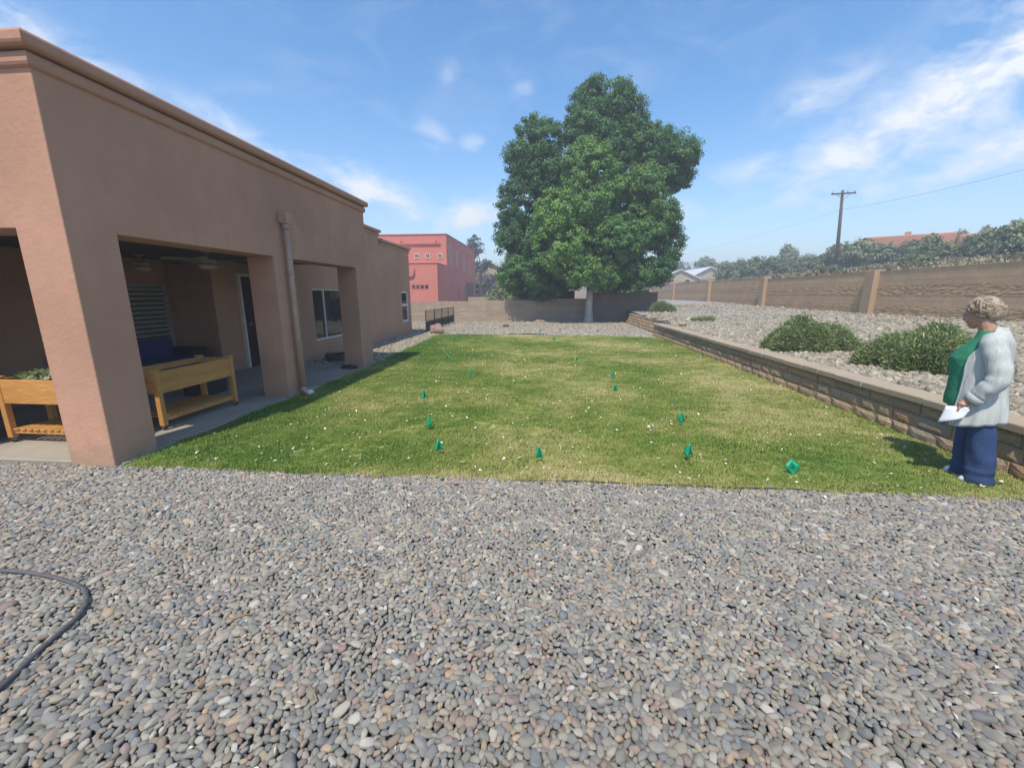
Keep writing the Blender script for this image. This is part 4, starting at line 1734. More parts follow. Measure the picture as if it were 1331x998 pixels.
# roof edge bands
b = MB(o3); b.box(-26, -10.93, 44.93, 62.05, 7.752, 7.86); b.build('roof_edge', 'red_trim', red, bev=.02)
b = MB(o3); b.box(-26, -10.94, 40.94, 44.9, 4.552, 4.64); b.build('roof_edge', 'red_trim', red, bev=.02)


def face_win(x, y, z, w, h, frame, parent, off, mat='tan_frame', cross=True, depth=.06):
    f = MB(off)
    y1 = y - depth
    f.box(x - w / 2 - frame, x - w / 2, y1, y + .01, z - h / 2 - frame, z + h / 2 + frame)
    f.box(x + w / 2, x + w / 2 + frame, y1, y + .01, z - h / 2 - frame, z + h / 2 + frame)
    f.box(x - w / 2, x + w / 2, y1, y + .01, z + h / 2, z + h / 2 + frame)
    f.box(x - w / 2, x + w / 2, y1, y + .01, z - h / 2 - frame, z - h / 2)
    if cross:
        f.box(x - .025, x + .025, y1 + .02, y + .01, z - h / 2, z + h / 2)
    o = f.build('window', mat, parent)
    g = MB(off); g.box(x - w / 2, x + w / 2, y - .02, y - .008, z - h / 2, z + h / 2); g.build('pane', 'window_glass', o)
    return o


for px_x in (-14.25, -13.05, -11.72):
    face_win(px_x, 45, 5.62, .33, .33, .12, red, o3)
for px_x in (-12.85, -12.42, -11.98, -11.53):
    face_win(px_x + -.6, 41, 2.36, .30, .32, .04, red, o3, 'red_trim', True, .03)
b = MB(o3); b.box(-17.5, -11.65, 44.83, 44.99, 6.78, 6.92); b.build('ledge', 'red_trim', red, bev=.01)
for x in (-15.9, -12.1):
    b = MB(o3); b.tube([(x, 44.9, 6.92), (x, 44.9, 7.25)], .05, 8); b.build('vent_pipe', 'red_trim', red, True)
b = MB(o3); b.tube([(-16, 40.9, 3.35), (-13.6, 40.9, 3.35), (-13.42, 40.9, 3.42), (-13.36, 40.9, 3.6), (-13.36, 40.9, 4.2)], .09, 10); b.build('pipe', 'red_trim', red, True)
# side windows, garage opening
for y0, y1, z0, z1 in ((46.0, 47.6, 4.9, 6.9), (49.5, 50.4, 5.0, 6.5), (53.5, 54.4, 4.4, 6.2), (57.6, 58.4, 4.2, 6.0)):
    w = window_x(y0, y1, z0, z1, -11.0 + .06, [('v', (y0 + y1) / 2)], .11, 'tan_frame', red, o3)
for y0, y1, z1, mt in ((50.2, 50.7, 2.6, 'red_trim'), (53.8, 54.3, 2.6, 'red_trim'), (55.2, 60.5, 3.2, 'dark_door')):
    b = MB(o3); b.box(-11.02, -10.95, y0, y1, .0, z1); b.build('garage_door' if mt == 'dark_door' else 'side_door', mt, red)

# beige house with grid of windows
BH = Vector((-9.2, 70, 0))
be = empty('beige_house', BH, 0, 'pale beige house with gabled roof, between the red house and the big tree', 'house')
b = MB(); b.add([(-5, 0, -.5), (3.2, 0, -.5), (3.2, 0, 4.9), (-1, 0, 6.6), (-5, 0, 4.9), (-5, 10, -.5), (3.2, 10, -.5), (3.2, 10, 4.9), (-1, 10, 6.6), (-5, 10, 4.9)],
                [(0, 1, 2, 3, 4), (9, 8, 7, 6, 5), (0, 5, 6, 1), (1, 6, 7, 2), (2, 7, 8, 3), (3, 8, 9, 4), (4, 9, 5, 0)])
b.build('wall', 'beige_stucco', be)
b = MB(); b.add([(-5.4, -.4, 4.85), (-1, -.4, 6.7), (3.6, -.4, 4.85), (-5.4, 10.4, 4.85), (-1, 10.4, 6.7), (3.6, 10.4, 4.85), (-5.4, -.4, 5.0), (-1, -.4, 6.86), (3.6, -.4, 5.0), (-5.4, 10.4, 5.0), (-1, 10.4, 6.86), (3.6, 10.4, 5.0)],
                [(0, 3, 4, 1), (1, 4, 5, 2), (6, 7, 10, 9), (7, 8, 11, 10), (0, 1, 7, 6), (1, 2, 8, 7), (3, 9, 10, 4), (4, 10, 11, 5), (0, 6, 9, 3), (2, 5, 11, 8)])
b.build('roof', 'tan_frame', be)
for i in range(4):
    for j in range(2):
        face_win(-2.9 + i * 1.1, 0, 2.0 + j * .95, .75, .6, .07, be, (0, 0, 0), 'white_frame', False)
face_win(-4.2, 0, 3.9, .6, 1.1, .08, be, (0, 0, 0), 'white_frame', False)
face_win(.6, 0, 4.5, .6, .7, .08, be, (0, 0, 0), 'white_frame', False)
# low tan wall behind the back wall
tw = empty('low_wall', (-12.5, 46, 0), 0, 'low tan wall in front of the beige house', 'wall')
for c in range(6):
    obj('course', course_mesh('course', 6.5, .236, .2, 'back_cmu_smooth', False, 900 + c), tw, (3.5, 0, c * .24 - .1))
# dark metal fence panels above the back wall by the tree
pf = empty('panel_fence', (-1.55, 28.6, 0), R(4), 'dark panel fence seen over the back wall under the big tree', 'fence')
for k in range(4):
    b = MB(); b.box(k * 1.05, k * 1.05 + .06, 0, .06, -.1, 1.95); b.build('post', 'pole_wood', pf)
for k in range(3):
    b = MB(); b.box(k * 1.05 + .062, (k + 1) * 1.05 - .002, .015, .04, .1, 1.86); b.build('panel', 'shade_cloth', pf)

# houses with white metal roofs, far right of the tree
def gable_house(name, loc, rz, w, d, h, rise, label, wall, roof, windows=()):
    e = empty(name, loc, rz, label, 'house')
    b = MB(); b.add([(-w / 2, 0, -3.0), (w / 2, 0, -3.0), (w / 2, 0, h), (0, 0, h + rise), (-w / 2, 0, h), (-w / 2, d, -3.0), (w / 2, d, -3.0), (w / 2, d, h), (0, d, h + rise), (-w / 2, d, h)],
                    [(0, 1, 2, 3, 4), (9, 8, 7, 6, 5), (0, 5, 6, 1), (1, 6, 7, 2), (2, 7, 8, 3), (3, 8, 9, 4), (4, 9, 5, 0)])
    b.build('wall', wall, e)
    o_ = .45
    s = rise / (w / 2)
    b = MB()
    xs = [-w / 2 - o_, 0, w / 2 + o_]
    zs = [h - o_ * s + .02, h + rise + .02, h - o_ * s + .02]
    lo = [(x, y, z) for y in (-o_, d + o_) for x, z in zip(xs, zs)]
    hi = [(x, y, z + .16) for x, y, z in lo]
    b.add(lo + hi, [(0, 3, 4, 1), (1, 4, 5, 2), (6, 7, 10, 9), (7, 8, 11, 10), (0, 1, 7, 6), (1, 2, 8, 7), (3, 9, 10, 4), (4, 10, 11, 5), (0, 6, 9, 3), (2, 5, 11, 8)])
    b.build('roof', roof, e)
    for x, z, ww, hh in windows:
        face_win(x, 0, z, ww, hh, .1, e, (0, 0, 0), 'white_frame', False)
    return e


gable_house('gabled_house', (27.0, 92, 3.9), R(-8), 7.0, 12, 1.0, 1.7, 'beige gabled house with white roof nearest the big tree', 'beige_stucco', 'white_roof', [(-1.6, .3, .9, .9), (1.5, .3, .9, .9)])
gable_house('gabled_house', (33.6, 94, 4.1), R(4), 6.4, 13, 1.5, 1.6, 'taller beige gabled house with white roof left of the hillside junipers', 'beige_stucco', 'white_roof', [(0, .6, 1.2, .9)])
# orange adobe house up the hill
OH = Vector((46.0, 60, hill_z(46, 60)))
oh = empty('adobe_house', OH, R(-32), 'long low orange adobe house on the hill crest behind junipers', 'house')
ht = 9.0 - OH.z
b = MB(); b.box(-4.5, 4.0, 0, 8, -2, ht + .1); b.build('wall', 'orange_stucco', oh, bev=.12)
b = MB(); b.box(4.01, 8.6, -1.2, 7, -2, ht - .35); b.build('wall', 'orange_stucco', oh, bev=.12)
b = MB(); b.box(8.61, 13.5, .8, 8, -2, ht + .25); b.build('wall', 'orange_stucco', oh, bev=.12)
b = MB(); b.box(-.5, .1, 3, 3.6, ht + .05, ht + .8); b.build('chimney', 'orange_stucco', oh, bev=.05)
b = MB(); b.box(10.0, 10.5, 3, 3.6, ht + .2, ht + .75); b.build('chimney', 'orange_stucco', oh, bev=.05)

# ------------------------------------------------------------------ power pole and wires
PB = Vector((29.9, 48.0, hill_z(29.9, 48.0)))
pp = empty('power_pole', PB, R(12), 'wooden power pole with crossarm on the hillside', 'power pole')
ptop = 11.95 - PB.z
pp.rotation_euler = (0, R(-4.5), R(12))
b = MB(); b.tube([(0, 0, -.5), (0, 0, ptop * .5), (0, 0, ptop)], [.19, .16, .12], 12); b.build('pole', 'pole_wood', pp, True)
b = MB(); b.box(-1.35, 1.35, -.19, -.10, ptop - .42, ptop - .28); b.build('crossarm', 'pole_wood', pp)
for x in (-1.25, .45, 1.25):
    b = MB(); b.tube([(x, -.145, ptop - .28), (x, -.145, ptop - .20), (x, -.145, ptop - .10)], [.03, .06, .04], 10); b.build('insulator', 'fan_white', pp, True)
for s in (-1, 1):
    b = MB(); b.tube([(s * .75, -.15, ptop - .40), (0, -.14, ptop - .95)], .02, 6); b.build('brace', 'pole_wood', pp)


def wire(a, c, sag, label, r=.012):
    a, c = Vector(a), Vector(c)
    pts = []
    for k in range(31):
        t = k / 30
        p = a.lerp(c, t)
        p.z -= sag * 4 * t * (1 - t)
        pts.append(p)
    b = MB(); b.tube(pts, r, 5)
    o = b.build('power_line', 'rubber', None, True)
    tag(o, label, 'power line')


wire(PB + Vector((-.5, -.15, ptop - 1.9)), (32.5, 26.0, 10.1), .35, 'thin dark power line rising from the pole to the right edge', .009)
wire(PB + Vector((-.5, .15, ptop - 1.9)), (14.0, 150, 12.0), 2.2, 'faint power line running from the pole away to the left', .007)
P2 = Vector((24.6, 96.0, 3.0))
p2 = empty('power_pole', P2, 0, 'distant thin pole showing beside the right edge of the big tree', 'power pole')
b = MB(); b.tube([(0, 0, -.5), (0, 0, 9.0)], [.17, .11], 10); b.build('pole', 'pole_wood', p2, True)
b = MB(); b.box(-1.0, 1.0, -.14, -.06, 8.4, 8.52); b.build('crossarm', 'pole_wood', p2)
# ------------------------------------------------------------------ instanced ground cover


def gn_scatter(name, pts, rot, scl, tint, shade, protos, label, kind='stuff'):
    """one object: points that carry a stone or tuft each"""
    me = D.meshes.new(name)
    n = len(pts)
    me.vertices.add(n)
    me.vertices.foreach_set('co', np.asarray(pts, np.float32).ravel())
    for nm, ty, arr in (('rot', 'FLOAT_VECTOR', rot), ('scl', 'FLOAT_VECTOR', scl)):
        a = me.attributes.new(nm, ty, 'POINT')
        a.data.foreach_set('vector', np.asarray(arr, np.float32).ravel())
    for nm, arr in (('tint', tint), ('shade', shade)):
        a = me.attributes.new(nm, 'FLOAT', 'POINT')
        a.data.foreach_set('value', np.asarray(arr, np.float32))
    a = me.attributes.new('pick', 'INT', 'POINT')
    a.data.foreach_set('value', rng.integers(0, len(protos), n).astype(np.int32))
    o = obj(name, me)
    pc = D.collections.new(name + '_shapes')
    for i, p in enumerate(protos):
        q = D.objects.new(name + '_shape', p)
        pc.objects.link(q)
    ng = D.node_groups.new(name, 'GeometryNodeTree')
    ng.interface.new_socket('Geometry', in_out='INPUT', socket_type='NodeSocketGeometry')
    ng.interface.new_socket('Geometry', in_out='OUTPUT', socket_type='NodeSocketGeometry')
    N, L = ng.nodes, ng.links
    gi, go = N.new('NodeGroupInput'), N.new('NodeGroupOutput')
    ip = N.new('GeometryNodeInstanceOnPoints')
    ci = N.new('GeometryNodeCollectionInfo')
    ci.inputs['Collection'].default_value = pc
    ci.inputs['Separate Children'].default_value = True
    ci.inputs['Reset Children'].default_value = True

    def na(nm, ty):
        a = N.new('GeometryNodeInputNamedAttribute')
        a.data_type = ty
        a.inputs['Name'].default_value = nm
        return a.outputs['Attribute']
    L.new(gi.outputs[0], ip.inputs['Points'])
    L.new(ci.outputs[0], ip.inputs['Instance'])
    ip.inputs['Pick Instance'].default_value = True
    L.new(na('pick', 'INT'), ip.inputs['Instance Index'])
    e2r = N.new('FunctionNodeEulerToRotation')
    L.new(na('rot', 'FLOAT_VECTOR'), e2r.inputs[0])
    L.new(e2r.outputs[0], ip.inputs['Rotation'])
    L.new(na('scl', 'FLOAT_VECTOR'), ip.inputs['Scale'])
    L.new(ip.outputs[0], go.inputs[0])
    md = o.modifiers.new('scatter', 'NODES')
    md.node_group = ng
    tag(o, label, None, None, kind)
    return o


def pebble_protos(name, mat, count=9, sub=3, flat=.46, rough=.15):
    out = []
    for s in range(count):
        q = random.Random(200 + s)
        bm = bmesh.new()
        bmesh.ops.create_icosphere(bm, subdivisions=sub, radius=.5)
        off_ = Vector((s * 3.1, 5, 1))
        e = q.uniform(.62, .88)
        for v in bm.verts:
            d = v.co.normalized()
            k = 1 + rough * 1.6 * noise.noise(d * 1.1 + off_) + rough * .5 * noise.noise(d * 2.6 + off_)
            # slightly boxy river stone
            pw = .86
            c = Vector([math.copysign(abs(x) ** pw, x) for x in d]) * .5 * k
            v.co = Vector((c.x, c.y * e, c.z * flat * q.uniform(.99, 1.01)))
        me = D.meshes.new(name)
        bm.to_mesh(me); bm.free()
        for p in me.polygons: p.use_smooth = True
        me.materials.append(MATS[mat])
        out.append(me)
    return out


def relaxed_hex(x0, x1, y0, y1, sp, sizes_sigma=.26, it=14):
    nx, ny = int((x1 - x0) / sp), int((y1 - y0) / (sp * .866))
    i, j = np.meshgrid(np.arange(nx), np.arange(ny))
    P = np.stack([x0 + (i + .5 * (j % 2)) * sp, y0 + j * sp * .866], -1).astype(float)
    P += rng.normal(size=P.shape) * sp * .30
    Rr = sp * .5 * np.exp(rng.normal(size=P.shape[:2]) * sizes_sigma - .02)
    for _ in range(it):
        F = np.zeros_like(P)
        for di in (-2, -1, 0, 1, 2):
            for dj in (-2, -1, 0, 1, 2):
                if di == 0 and dj == 0:
                    continue
                Q = np.roll(np.roll(P, di, 1), dj, 0)
                S = np.roll(np.roll(Rr, di, 1), dj, 0)
                d = P - Q
                l = np.linalg.norm(d, axis=-1) + 1e-9
                ov = np.clip(Rr + S - l, 0, None)
                ov[l > sp * 5] = 0
                F += d / l[..., None] * ov[..., None] * .30
        P += F
    return P.reshape(-1, 2), Rr.ravel()


# river pebbles of the yard in front
PP = pebble_protos('pebble', 'pebble_stone', 9, 3)
Q, Rr = relaxed_hex(-6.4, 6.4, -.1, 3.42, .0295, .21)
keep = (np.abs(Q[:, 0]) < 2.2 + 1.35 * np.clip(Q[:, 1], 0, 9)) & (Q[:, 1] < np.array([lawn_near(x) for x in Q[:, 0]]) + .02 + rng.normal(size=len(Q)) * .012)
keep &= ~((Q[:, 0] < HX + .0) & (Q[:, 1] > HY + .01))
keep &= ~((Q[:, 0] > RX - .01))
Q, Rr = Q[keep], Rr[keep]
n = len(Q)
clmp = np.array([noise.noise(Vector((a * 2.2, b * 2.2, 0))) for a, b in Q])
tint = (rng.random(n) * .985 + 0 * clmp) % 1.0
lng = Rr * 2 * rng.uniform(1.10, 1.5, n)
scl = np.stack([lng, lng * rng.uniform(.80, 1.06, n), lng * rng.uniform(.85, 1.35, n)], 1)
rot = np.stack([rng.normal(size=n) * .26, rng.normal(size=n) * .26, rng.random(n) * 6.283], 1)
z = rng.normal(size=n) * .0035 + .004
pts = np.stack([Q[:, 0], Q[:, 1], z], 1)
# a second layer below that fills the gaps
m_ = int(n * .8)
sel = rng.integers(0, n, m_)
pts2 = np.stack([Q[sel, 0] + rng.normal(size=m_) * .02, Q[sel, 1] + rng.normal(size=m_) * .025, np.full(m_, -.015)], 1)
l2 = rng.uniform(.022, .040, m_)
pts = np.concatenate([pts, pts2]); scl = np.concatenate([scl, np.stack([l2, l2, l2], 1)])
rot = np.concatenate([rot, np.stack([rng.normal(size=m_) * .4, rng.normal(size=m_) * .4, rng.random(m_) * 6.28], 1)])
tint = np.concatenate([tint, rng.random(m_)])
shade = np.concatenate([rng.uniform(.85, 1.15, n), rng.uniform(.75, 1.0, m_)])
gn_scatter('river_pebbles', pts, rot, scl, tint, shade, PP, 'grey and tan river pebbles covering the yard in front of the lawn')

# paler, rougher stones: raised bed, back strip, side strip
GP_ = pebble_protos('gravel', 'pale_stone', 7, 2, .62, .30)


def field(name, xa, xb, ya, yb, dens, size, zf, label, falloff=None, ok=None):
    A = (xb - xa) * (yb - ya)
    k = int(A * dens)
    x, y = rng.uniform(xa, xb, k), rng.uniform(ya, yb, k)
    if falloff is not None:
        p = falloff(x, y)
        s = rng.random(k) < p
        x, y = x[s], y[s]
    if ok is not None:
        s = np.array([ok(a, c) for a, c in zip(x, y)], bool)
        x, y = x[s], y[s]
    k = len(x)
    dist = np.hypot(x, y)
    L_ = size * np.exp(rng.normal(size=k) * .32) * (1 + np.clip(dist - 8, 0, 30) * .02)
    pts = np.stack([x, y, np.array([zf(a, c) for a, c in zip(x, y)]) + L_ * .10], 1)
    rot = np.stack([rng.normal(size=k) * .3, rng.normal(size=k) * .3, rng.random(k) * 6.28], 1)
    scl = np.stack([L_, L_ * rng.uniform(.7, 1.1, k), L_ * rng.uniform(.7, 1.2, k)], 1)
    return gn_scatter(name, pts, rot, scl, rng.random(k), rng.uniform(.75, 1.12, k), GP_, label)


field('bed_stones', 4.6, 13.95, 1.5, 34, 330, .066, lambda a, c: bed_z(a, c) - .004, 'pale grey gravel covering the raised bed behind the retaining wall',
      lambda x, y: np.clip(1.15 - np.hypot(x - 4, y - 4) / 17, .07, 1), lambda a, c: a > (4.47 if c < 17.2 else 4.9))
field('back_stones', -8.5, 5.2, 16.3, 26.2, 90, .05, lambda a, c: -.012, 'pale gravel between the lawn and the back wall', None,
      lambda a, c: (c > lawn_far(a) + .02 if -4.5 < a < 4.2 else True) and not (a > 4.3) and not (a < -5.75 and c < 17.1) and c < 24.15 + (a + 10) * .154 - .04)
field('side_stones', -5.74, -4.0, 9.05, 17.4, 420, .045, lambda a, c: -.006, 'pale gravel strip between the lawn and the house', None,
      lambda a, c: a < lawn_left(c) - .02)

# lawn of blades
def tuft_protos():
    out = []
    for s in range(7):
        r = np.random.default_rng(300 + s)
        nb = 52
        V, F = [], []
        for k in range(nb):
            a = r.random() * 6.283
            rad = .062 * math.sqrt(r.random())
            bx, by = rad * math.cos(a), rad * math.sin(a)
            h = r.uniform(.014, .036)
            la = r.random() * 6.283
            lean = r.uniform(.1, 1.0) * h
            w = r.uniform(.0013, .0026)
            sx, sy = -math.sin(la) * w, math.cos(la) * w
            mx, my = bx + math.cos(la) * lean * .4, by + math.sin(la) * lean * .4
            tx, ty = bx + math.cos(la) * lean, by + math.sin(la) * lean
            i = len(V)
            V += [(bx - sx, by - sy, 0), (bx + sx, by + sy, 0), (mx + sx, my + sy, h * .62), (mx - sx, my - sy, h * .62), (tx + sx * .2, ty + sy * .2, h), (tx - sx * .2, ty - sy * .2, h)]
            F += [(i, i + 1, i + 2, i + 3), (i + 3, i + 2, i + 4, i + 5)]
        me = D.meshes.new('tuft')
        me.from_pydata(V, [], F)
        me.materials.append(MATS['grass_blades'])
        out.append(me)
    return out


def lawn_points():
    k = 52000
    t = rng.random(k) ** 1.25
    y = 3.35 + 13.3 * t
    x = rng.uniform(-4.6, 4.2, k)
    lf = np.array([lawn_left(c) for c in y]); nf = np.array([lawn_near(a) for a in x]); ff = np.array([lawn_far(a) for a in x])
    e1 = rng.normal(size=k) * .035
    s = (x > lf + .01 + e1) & (y > nf + .02 + e1) & (y < ff - .02 + e1) & (x < 4.15)
    # thin worn patches
    dn = np.array([noise.noise(Vector((a * .9, c * .9, 4))) for a, c in zip(x, y)])
    s &= rng.random(k) < np.clip(.95 + dn * .7, .35, 1)
    return x[s], y[s]


gx_, gy_ = lawn_points()
k = len(gx_)
far = 1 + np.clip((gy_ - 5) / 12, 0, 1) * .55
hs = np.array([noise.noise(Vector((a * 1.7, c * 1.7, 9))) for a, c in zip(gx_, gy_)])
sc_ = rng.uniform(.75, 1.2, k) * (1 + hs * .35)
gn_scatter('grass', np.stack([gx_, gy_, np.full(k, .004)], 1), np.stack([np.zeros(k), np.zeros(k), rng.random(k) * 6.28], 1),
           np.stack([sc_ * far, sc_ * far, sc_ * 1.0], 1), rng.random(k), np.ones(k), tuft_protos(), 'short mown grass of the lawn with dry straw patches')

# pale fallen bits all over the lawn
def litter():
    k = 1700
    x = rng.uniform(-3.9, 4.05, k)
    y = 3.45 + 12.9 * rng.random(k) ** 1.15
    V, Fq, T = [], [], []
    for i in range(k):
        s = rng.uniform(.006, .020) * (1.0 if rng.random() < .93 else 1.5)
        a = rng.random() * 6.28
        u = np.array([math.cos(a), math.sin(a), rng.normal() * .35]); v = np.array([-math.sin(a), math.cos(a), rng.normal() * .35])
        c = np.array([x[i], y[i], .030 + rng.random() * .012])
        up = np.array([0, 0, .4 * s])
        b0 = len(V)
        asp = rng.uniform(.3, .75)
        V += [c - u * s, c - u * s * .3 - v * s * asp + up, c + u * s * .4 - v * s * asp * .8 + up, c + u * s, c + u * s * .3 + v * s * asp + up * .5, c - u * s * .4 + v * s * asp * .9 + up * .5]
        Fq += [(b0, b0 + 1, b0 + 2, b0 + 5), (b0 + 2, b0 + 3, b0 + 4, b0 + 5)]
        T += [rng.random()] * 6
    o = obj('fallen_petals', mesh_np('fallen_petals', np.array(V), np.array(Fq), 'petal', False, T))
    tag(o, 'pale dry petals and leaf bits scattered over the lawn', None, None, 'stuff')


litter()


def yard_bits():
    r = np.random.default_rng(91)
    k = 260
    V, Fq, T = [], [], []
    for i in range(k):
        x, y = r.uniform(-5, 4.6), r.uniform(.5, 3.3) if r.random() < .6 else 3.3 - abs(r.normal()) * .25
        s = r.uniform(.006, .02)
        a = r.random() * 6.28
        u = np.array([math.cos(a), math.sin(a), r.normal() * .3]); v = np.array([-math.sin(a), math.cos(a), r.normal() * .3])
        c = np.array([x, y, .024 + r.random() * .006])
        w = r.uniform(.12, .5)
        b0 = len(V)
        V += [c - u * s, c - v * s * w + np.array([0, 0, s * .3]), c + u * s, c + v * s * w + np.array([0, 0, s * .25])]
        Fq.append((b0, b0 + 1, b0 + 2, b0 + 3))
        T += [r.random() * .5] * 4
    o = obj('dry_leaf_bits', mesh_np('dry_leaf_bits', np.array(V), np.array(Fq), 'petal', False, T))
    tag(o, 'dry leaf and straw bits caught between the pebbles', None, None, 'stuff')


yard_bits()
for i, (x, y, a, lab) in enumerate(((-.98, 1.98, -.9, 'pale dry twig on the pebbles in the middle left of the yard'), (-1.42, 1.26, .2, 'short pale leaf stalk on the pebbles near the hose'), (-.93, 1.30, -.7, 'short dry twig on the pebbles left of centre'),
                                    (-1.5, 1.66, .5, 'thin dry twig lying right of the hose loop'))):
    b = MB(); b.tube([(-.05, 0, .0), (0, .006, .004), (.05, 0, .0)], [.003, .0045, .002], 6)
    o = b.build('twig', 'twig', None, True, loc=(x, y, .022), rot=(0, 0, a))
    tag(o, lab, 'twig')

# ------------------------------------------------------------------ marker flags


def flag(x, y, label, seed, h=.175, w=.075, rz=0.0, lean=.16):
    q = random.Random(seed)
    f = empty('marker_flag', (x, y, .0), rz, label, 'marker flag', 'green marker flags in the lawn')
    lx, ly = q.uniform(-1, 1) * lean, q.uniform(-1, 1) * lean
    top = Vector((lx * h, ly * h, h))
    b = MB(); b.tube([(0, 0, -.03), tuple(top * .5 + Vector((.002, 0, 0))), tuple(top)], .0016, 5)
    b.build('wire_stake', 'steel', f, True)
    V, F = [], []
    nu, nv = 10, 7
    ph = q.uniform(0, 6)
    for i in range(nu + 1):
        u = i / nu
        for j in range(nv + 1):
            v = j / nv
            spread = (.10 + .90 * v ** .85)
            xx = w * (u - .45) * spread
            yy = .030 * spread * math.sin(u * 7.5 + ph) + .012 * v
            zz = -.118 * v - .012 * math.sin(u * 3.14) * v + .02 * abs(u - .5) * v
            V.append((top.x + xx, top.y + yy, top.z + zz - .002))
    for i in range(nu):
        for j in range(nv):
            a = i * (nv + 1) + j
            F.append((a, a + 1, a + nv + 2, a + nv + 1))
    b = MB(); b.add(V, F)
    o = b.build('flag_sheet', 'flag_green', f, True)
    md = o.modifiers.new('thick', 'SOLIDIFY'); md.thickness = .0012
    return f


FLG = [
    (-1.09, 3.80, 'green marker flag in the front row at the left, nearest the porch pillar'),
    (-1.43, 4.61, 'green marker flag in the second row at the left'),
    (-1.88, 5.94, 'green marker flag third up the left side of the lawn'),
    (-1.50, 7.74, 'green marker flag fourth up the left side, opposite the last porch pillar'),
    (-2.46, 9.83, 'small looking green flag beyond the last porch pillar'),
    (-3.23, 13.95, 'tiny looking green flag beside the house end, nearest the boulder'),
    (-3.79, 12.7, 'green flag close to the left lawn edge by the side gravel'),
    (0.16, 14.02, 'far green flag in the middle of the lawn, towards the tree'),
    (0.66, 9.88, 'pale green flag mid lawn, halfway between the pair and the far edge'),
    (1.20, 7.84, 'green flag on the right, the farther of the close pair'),
    (1.07, 6.65, 'green flag on the right, the nearer of the close pair'),
    (1.66, 5.06, 'green marker flag on the right, between the close pair and the front row'),
    (1.39, 3.91, 'green marker flag in the front row right of centre'),
    (-0.04, 3.74, 'green marker flag in the front row at the centre of the lawn edge'),
    (-0.38, 17.35, 'dark thin flag beside the irrigation pipe end'),
    (0.50, 18.16, 'flag standing in the pale gravel behind the lawn, left of the tree trunk'),
    (1.98, 17.57, 'flag standing in the pale gravel in front of the tree trunk'),
]
for i, (x, y, lab) in enumerate(FLG):
    flag(x, y, lab, 500 + i, h=(.20 if y < 12 else .22), w=.088 if i != 8 else .06, rz=random.Random(i).uniform(-.6, .6))

# the open flag that shows its print, tipped towards the camera
fx = empty('marker_flag', (2.2, 3.66, 0), 0, 'open square green flag with dark printed mark, tilted, nearest the person', 'marker flag', 'green marker flags in the lawn')
A0 = Vector((-.052, .05, .085)); U = Vector((.075, -.01, -.075)); Vv = Vector((.062, .03, .066))
gr = MB(); V, F = [], []
for i in range(7):
    for j in range(6):
        p = A0 + U * (i / 6) + Vv * (j / 5) + Vector((0, -.05, .06)).normalized() * .008 * math.sin(i * 1.1) * math.sin(j * .9)
        V.append(p)
for i in range(6):
    for j in range(5):
        a = i * 6 + j; F.append((a, a + 1, a + 7, a + 6))
gr.add(V, F)
s_ = gr.build('flag_sheet', 'flag_green', fx, True)
md = s_.modifiers.new('thick', 'SOLIDIFY'); md.thickness = .0012
nrm = U.cross(Vv).normalized()
if nrm.y > 0: nrm = -nrm
def onflag(u, v): return A0 + U * u + Vv * v + nrm * .0085
pr_ = MB()
def strip(u0, v0, u1, v1): pr_.add([onflag(u0, v0), onflag(u1, v0), onflag(u1, v1), onflag(u0, v1)], [(0, 1, 2, 3)])
strip(.18, .25, .80, .31); strip(.18, .63, .80, .69); strip(.18, .32, .24, .62); strip(.74, .32, .80, .62)
strip(.34, .40, .64, .54); strip(.30, .44, .335, .50)
pr_.build('printed_mark', 'flag_ink', fx)
b = MB(); b.tube([(.02, .06, -.03), (.0, .055, .05), tuple(A0 + Vector((.0, .012, -.004))), tuple(A0 + Vv + Vector((0, .012, 0)))], .0016, 5)
b.build('wire_stake', 'steel', fx, True)

# ------------------------------------------------------------------ the person
FRZ = math.atan2(.6, -.8)
PL = Vector((3.67, 3.83, .0))
per = empty('person', PL, FRZ, 'person with curly grey hair in pale cardigan and jeans, holding papers by the wall', 'person')


def remesh(o, vox, smooth_it=6, fac=.6):
    md = o.modifiers.new('union', 'REMESH'); md.mode = 'VOXEL'; md.voxel_size = vox; md.use_smooth_shade = True
    if smooth_it:
        m2 = o.modifiers.new('relax', 'SMOOTH'); m2.iterations = smooth_it; m2.factor = fac
    return o


def caps(mb, pts, rad, seg=12):
    mb.tube(pts, rad, seg)
    for p, r in zip(pts, rad):
        mb.ball(p, r, seg, 8)


b = MB()
# trunk, neck and head
caps(b, [(0, 0, .86), (0, 0, 1.0), (-.005, 0, 1.14)], [.12, .11, .10])
caps(b, [(-.025, -.11, 1.215), (-.025, .11, 1.215)], [.05, .05])
caps(b, [(-.02, 0, 1.22), (.006, 0, 1.31), (.032, 0, 1.38)], [.062, .056, .054])
nh = len(b.v)
b.ball((.045, 0, 1.465), (.100, .078, .112), 20, 14)
b.ball((.085, 0, 1.405), (.062, .058, .062), 16, 10)
b.ball((.105, 0, 1.365), (.034, .034, .028), 12, 8)       # chin
b.ball((.130, .0, 1.385), (.016, .024, .010), 10, 6)        # lips
caps(b, [(.138, 0, 1.468), (.155, 0, 1.430)], [.010, .015], 10)   # nose
b.ball((.118, .034, 1.425), (.030, .026, .026), 12, 8); b.ball((.118, -.034, 1.425), (.030, .026, .026), 12, 8)   # cheeks
b.ball((.128, .033, 1.480), (.018, .024, .012), 10, 6); b.ball((.128, -.033, 1.480), (.018, .024, .012), 10, 6)   # brows
for s in (1, -1):
    b.ball((.03, s * .080, 1.445), (.022, .010, .030), 10, 8)   # ears
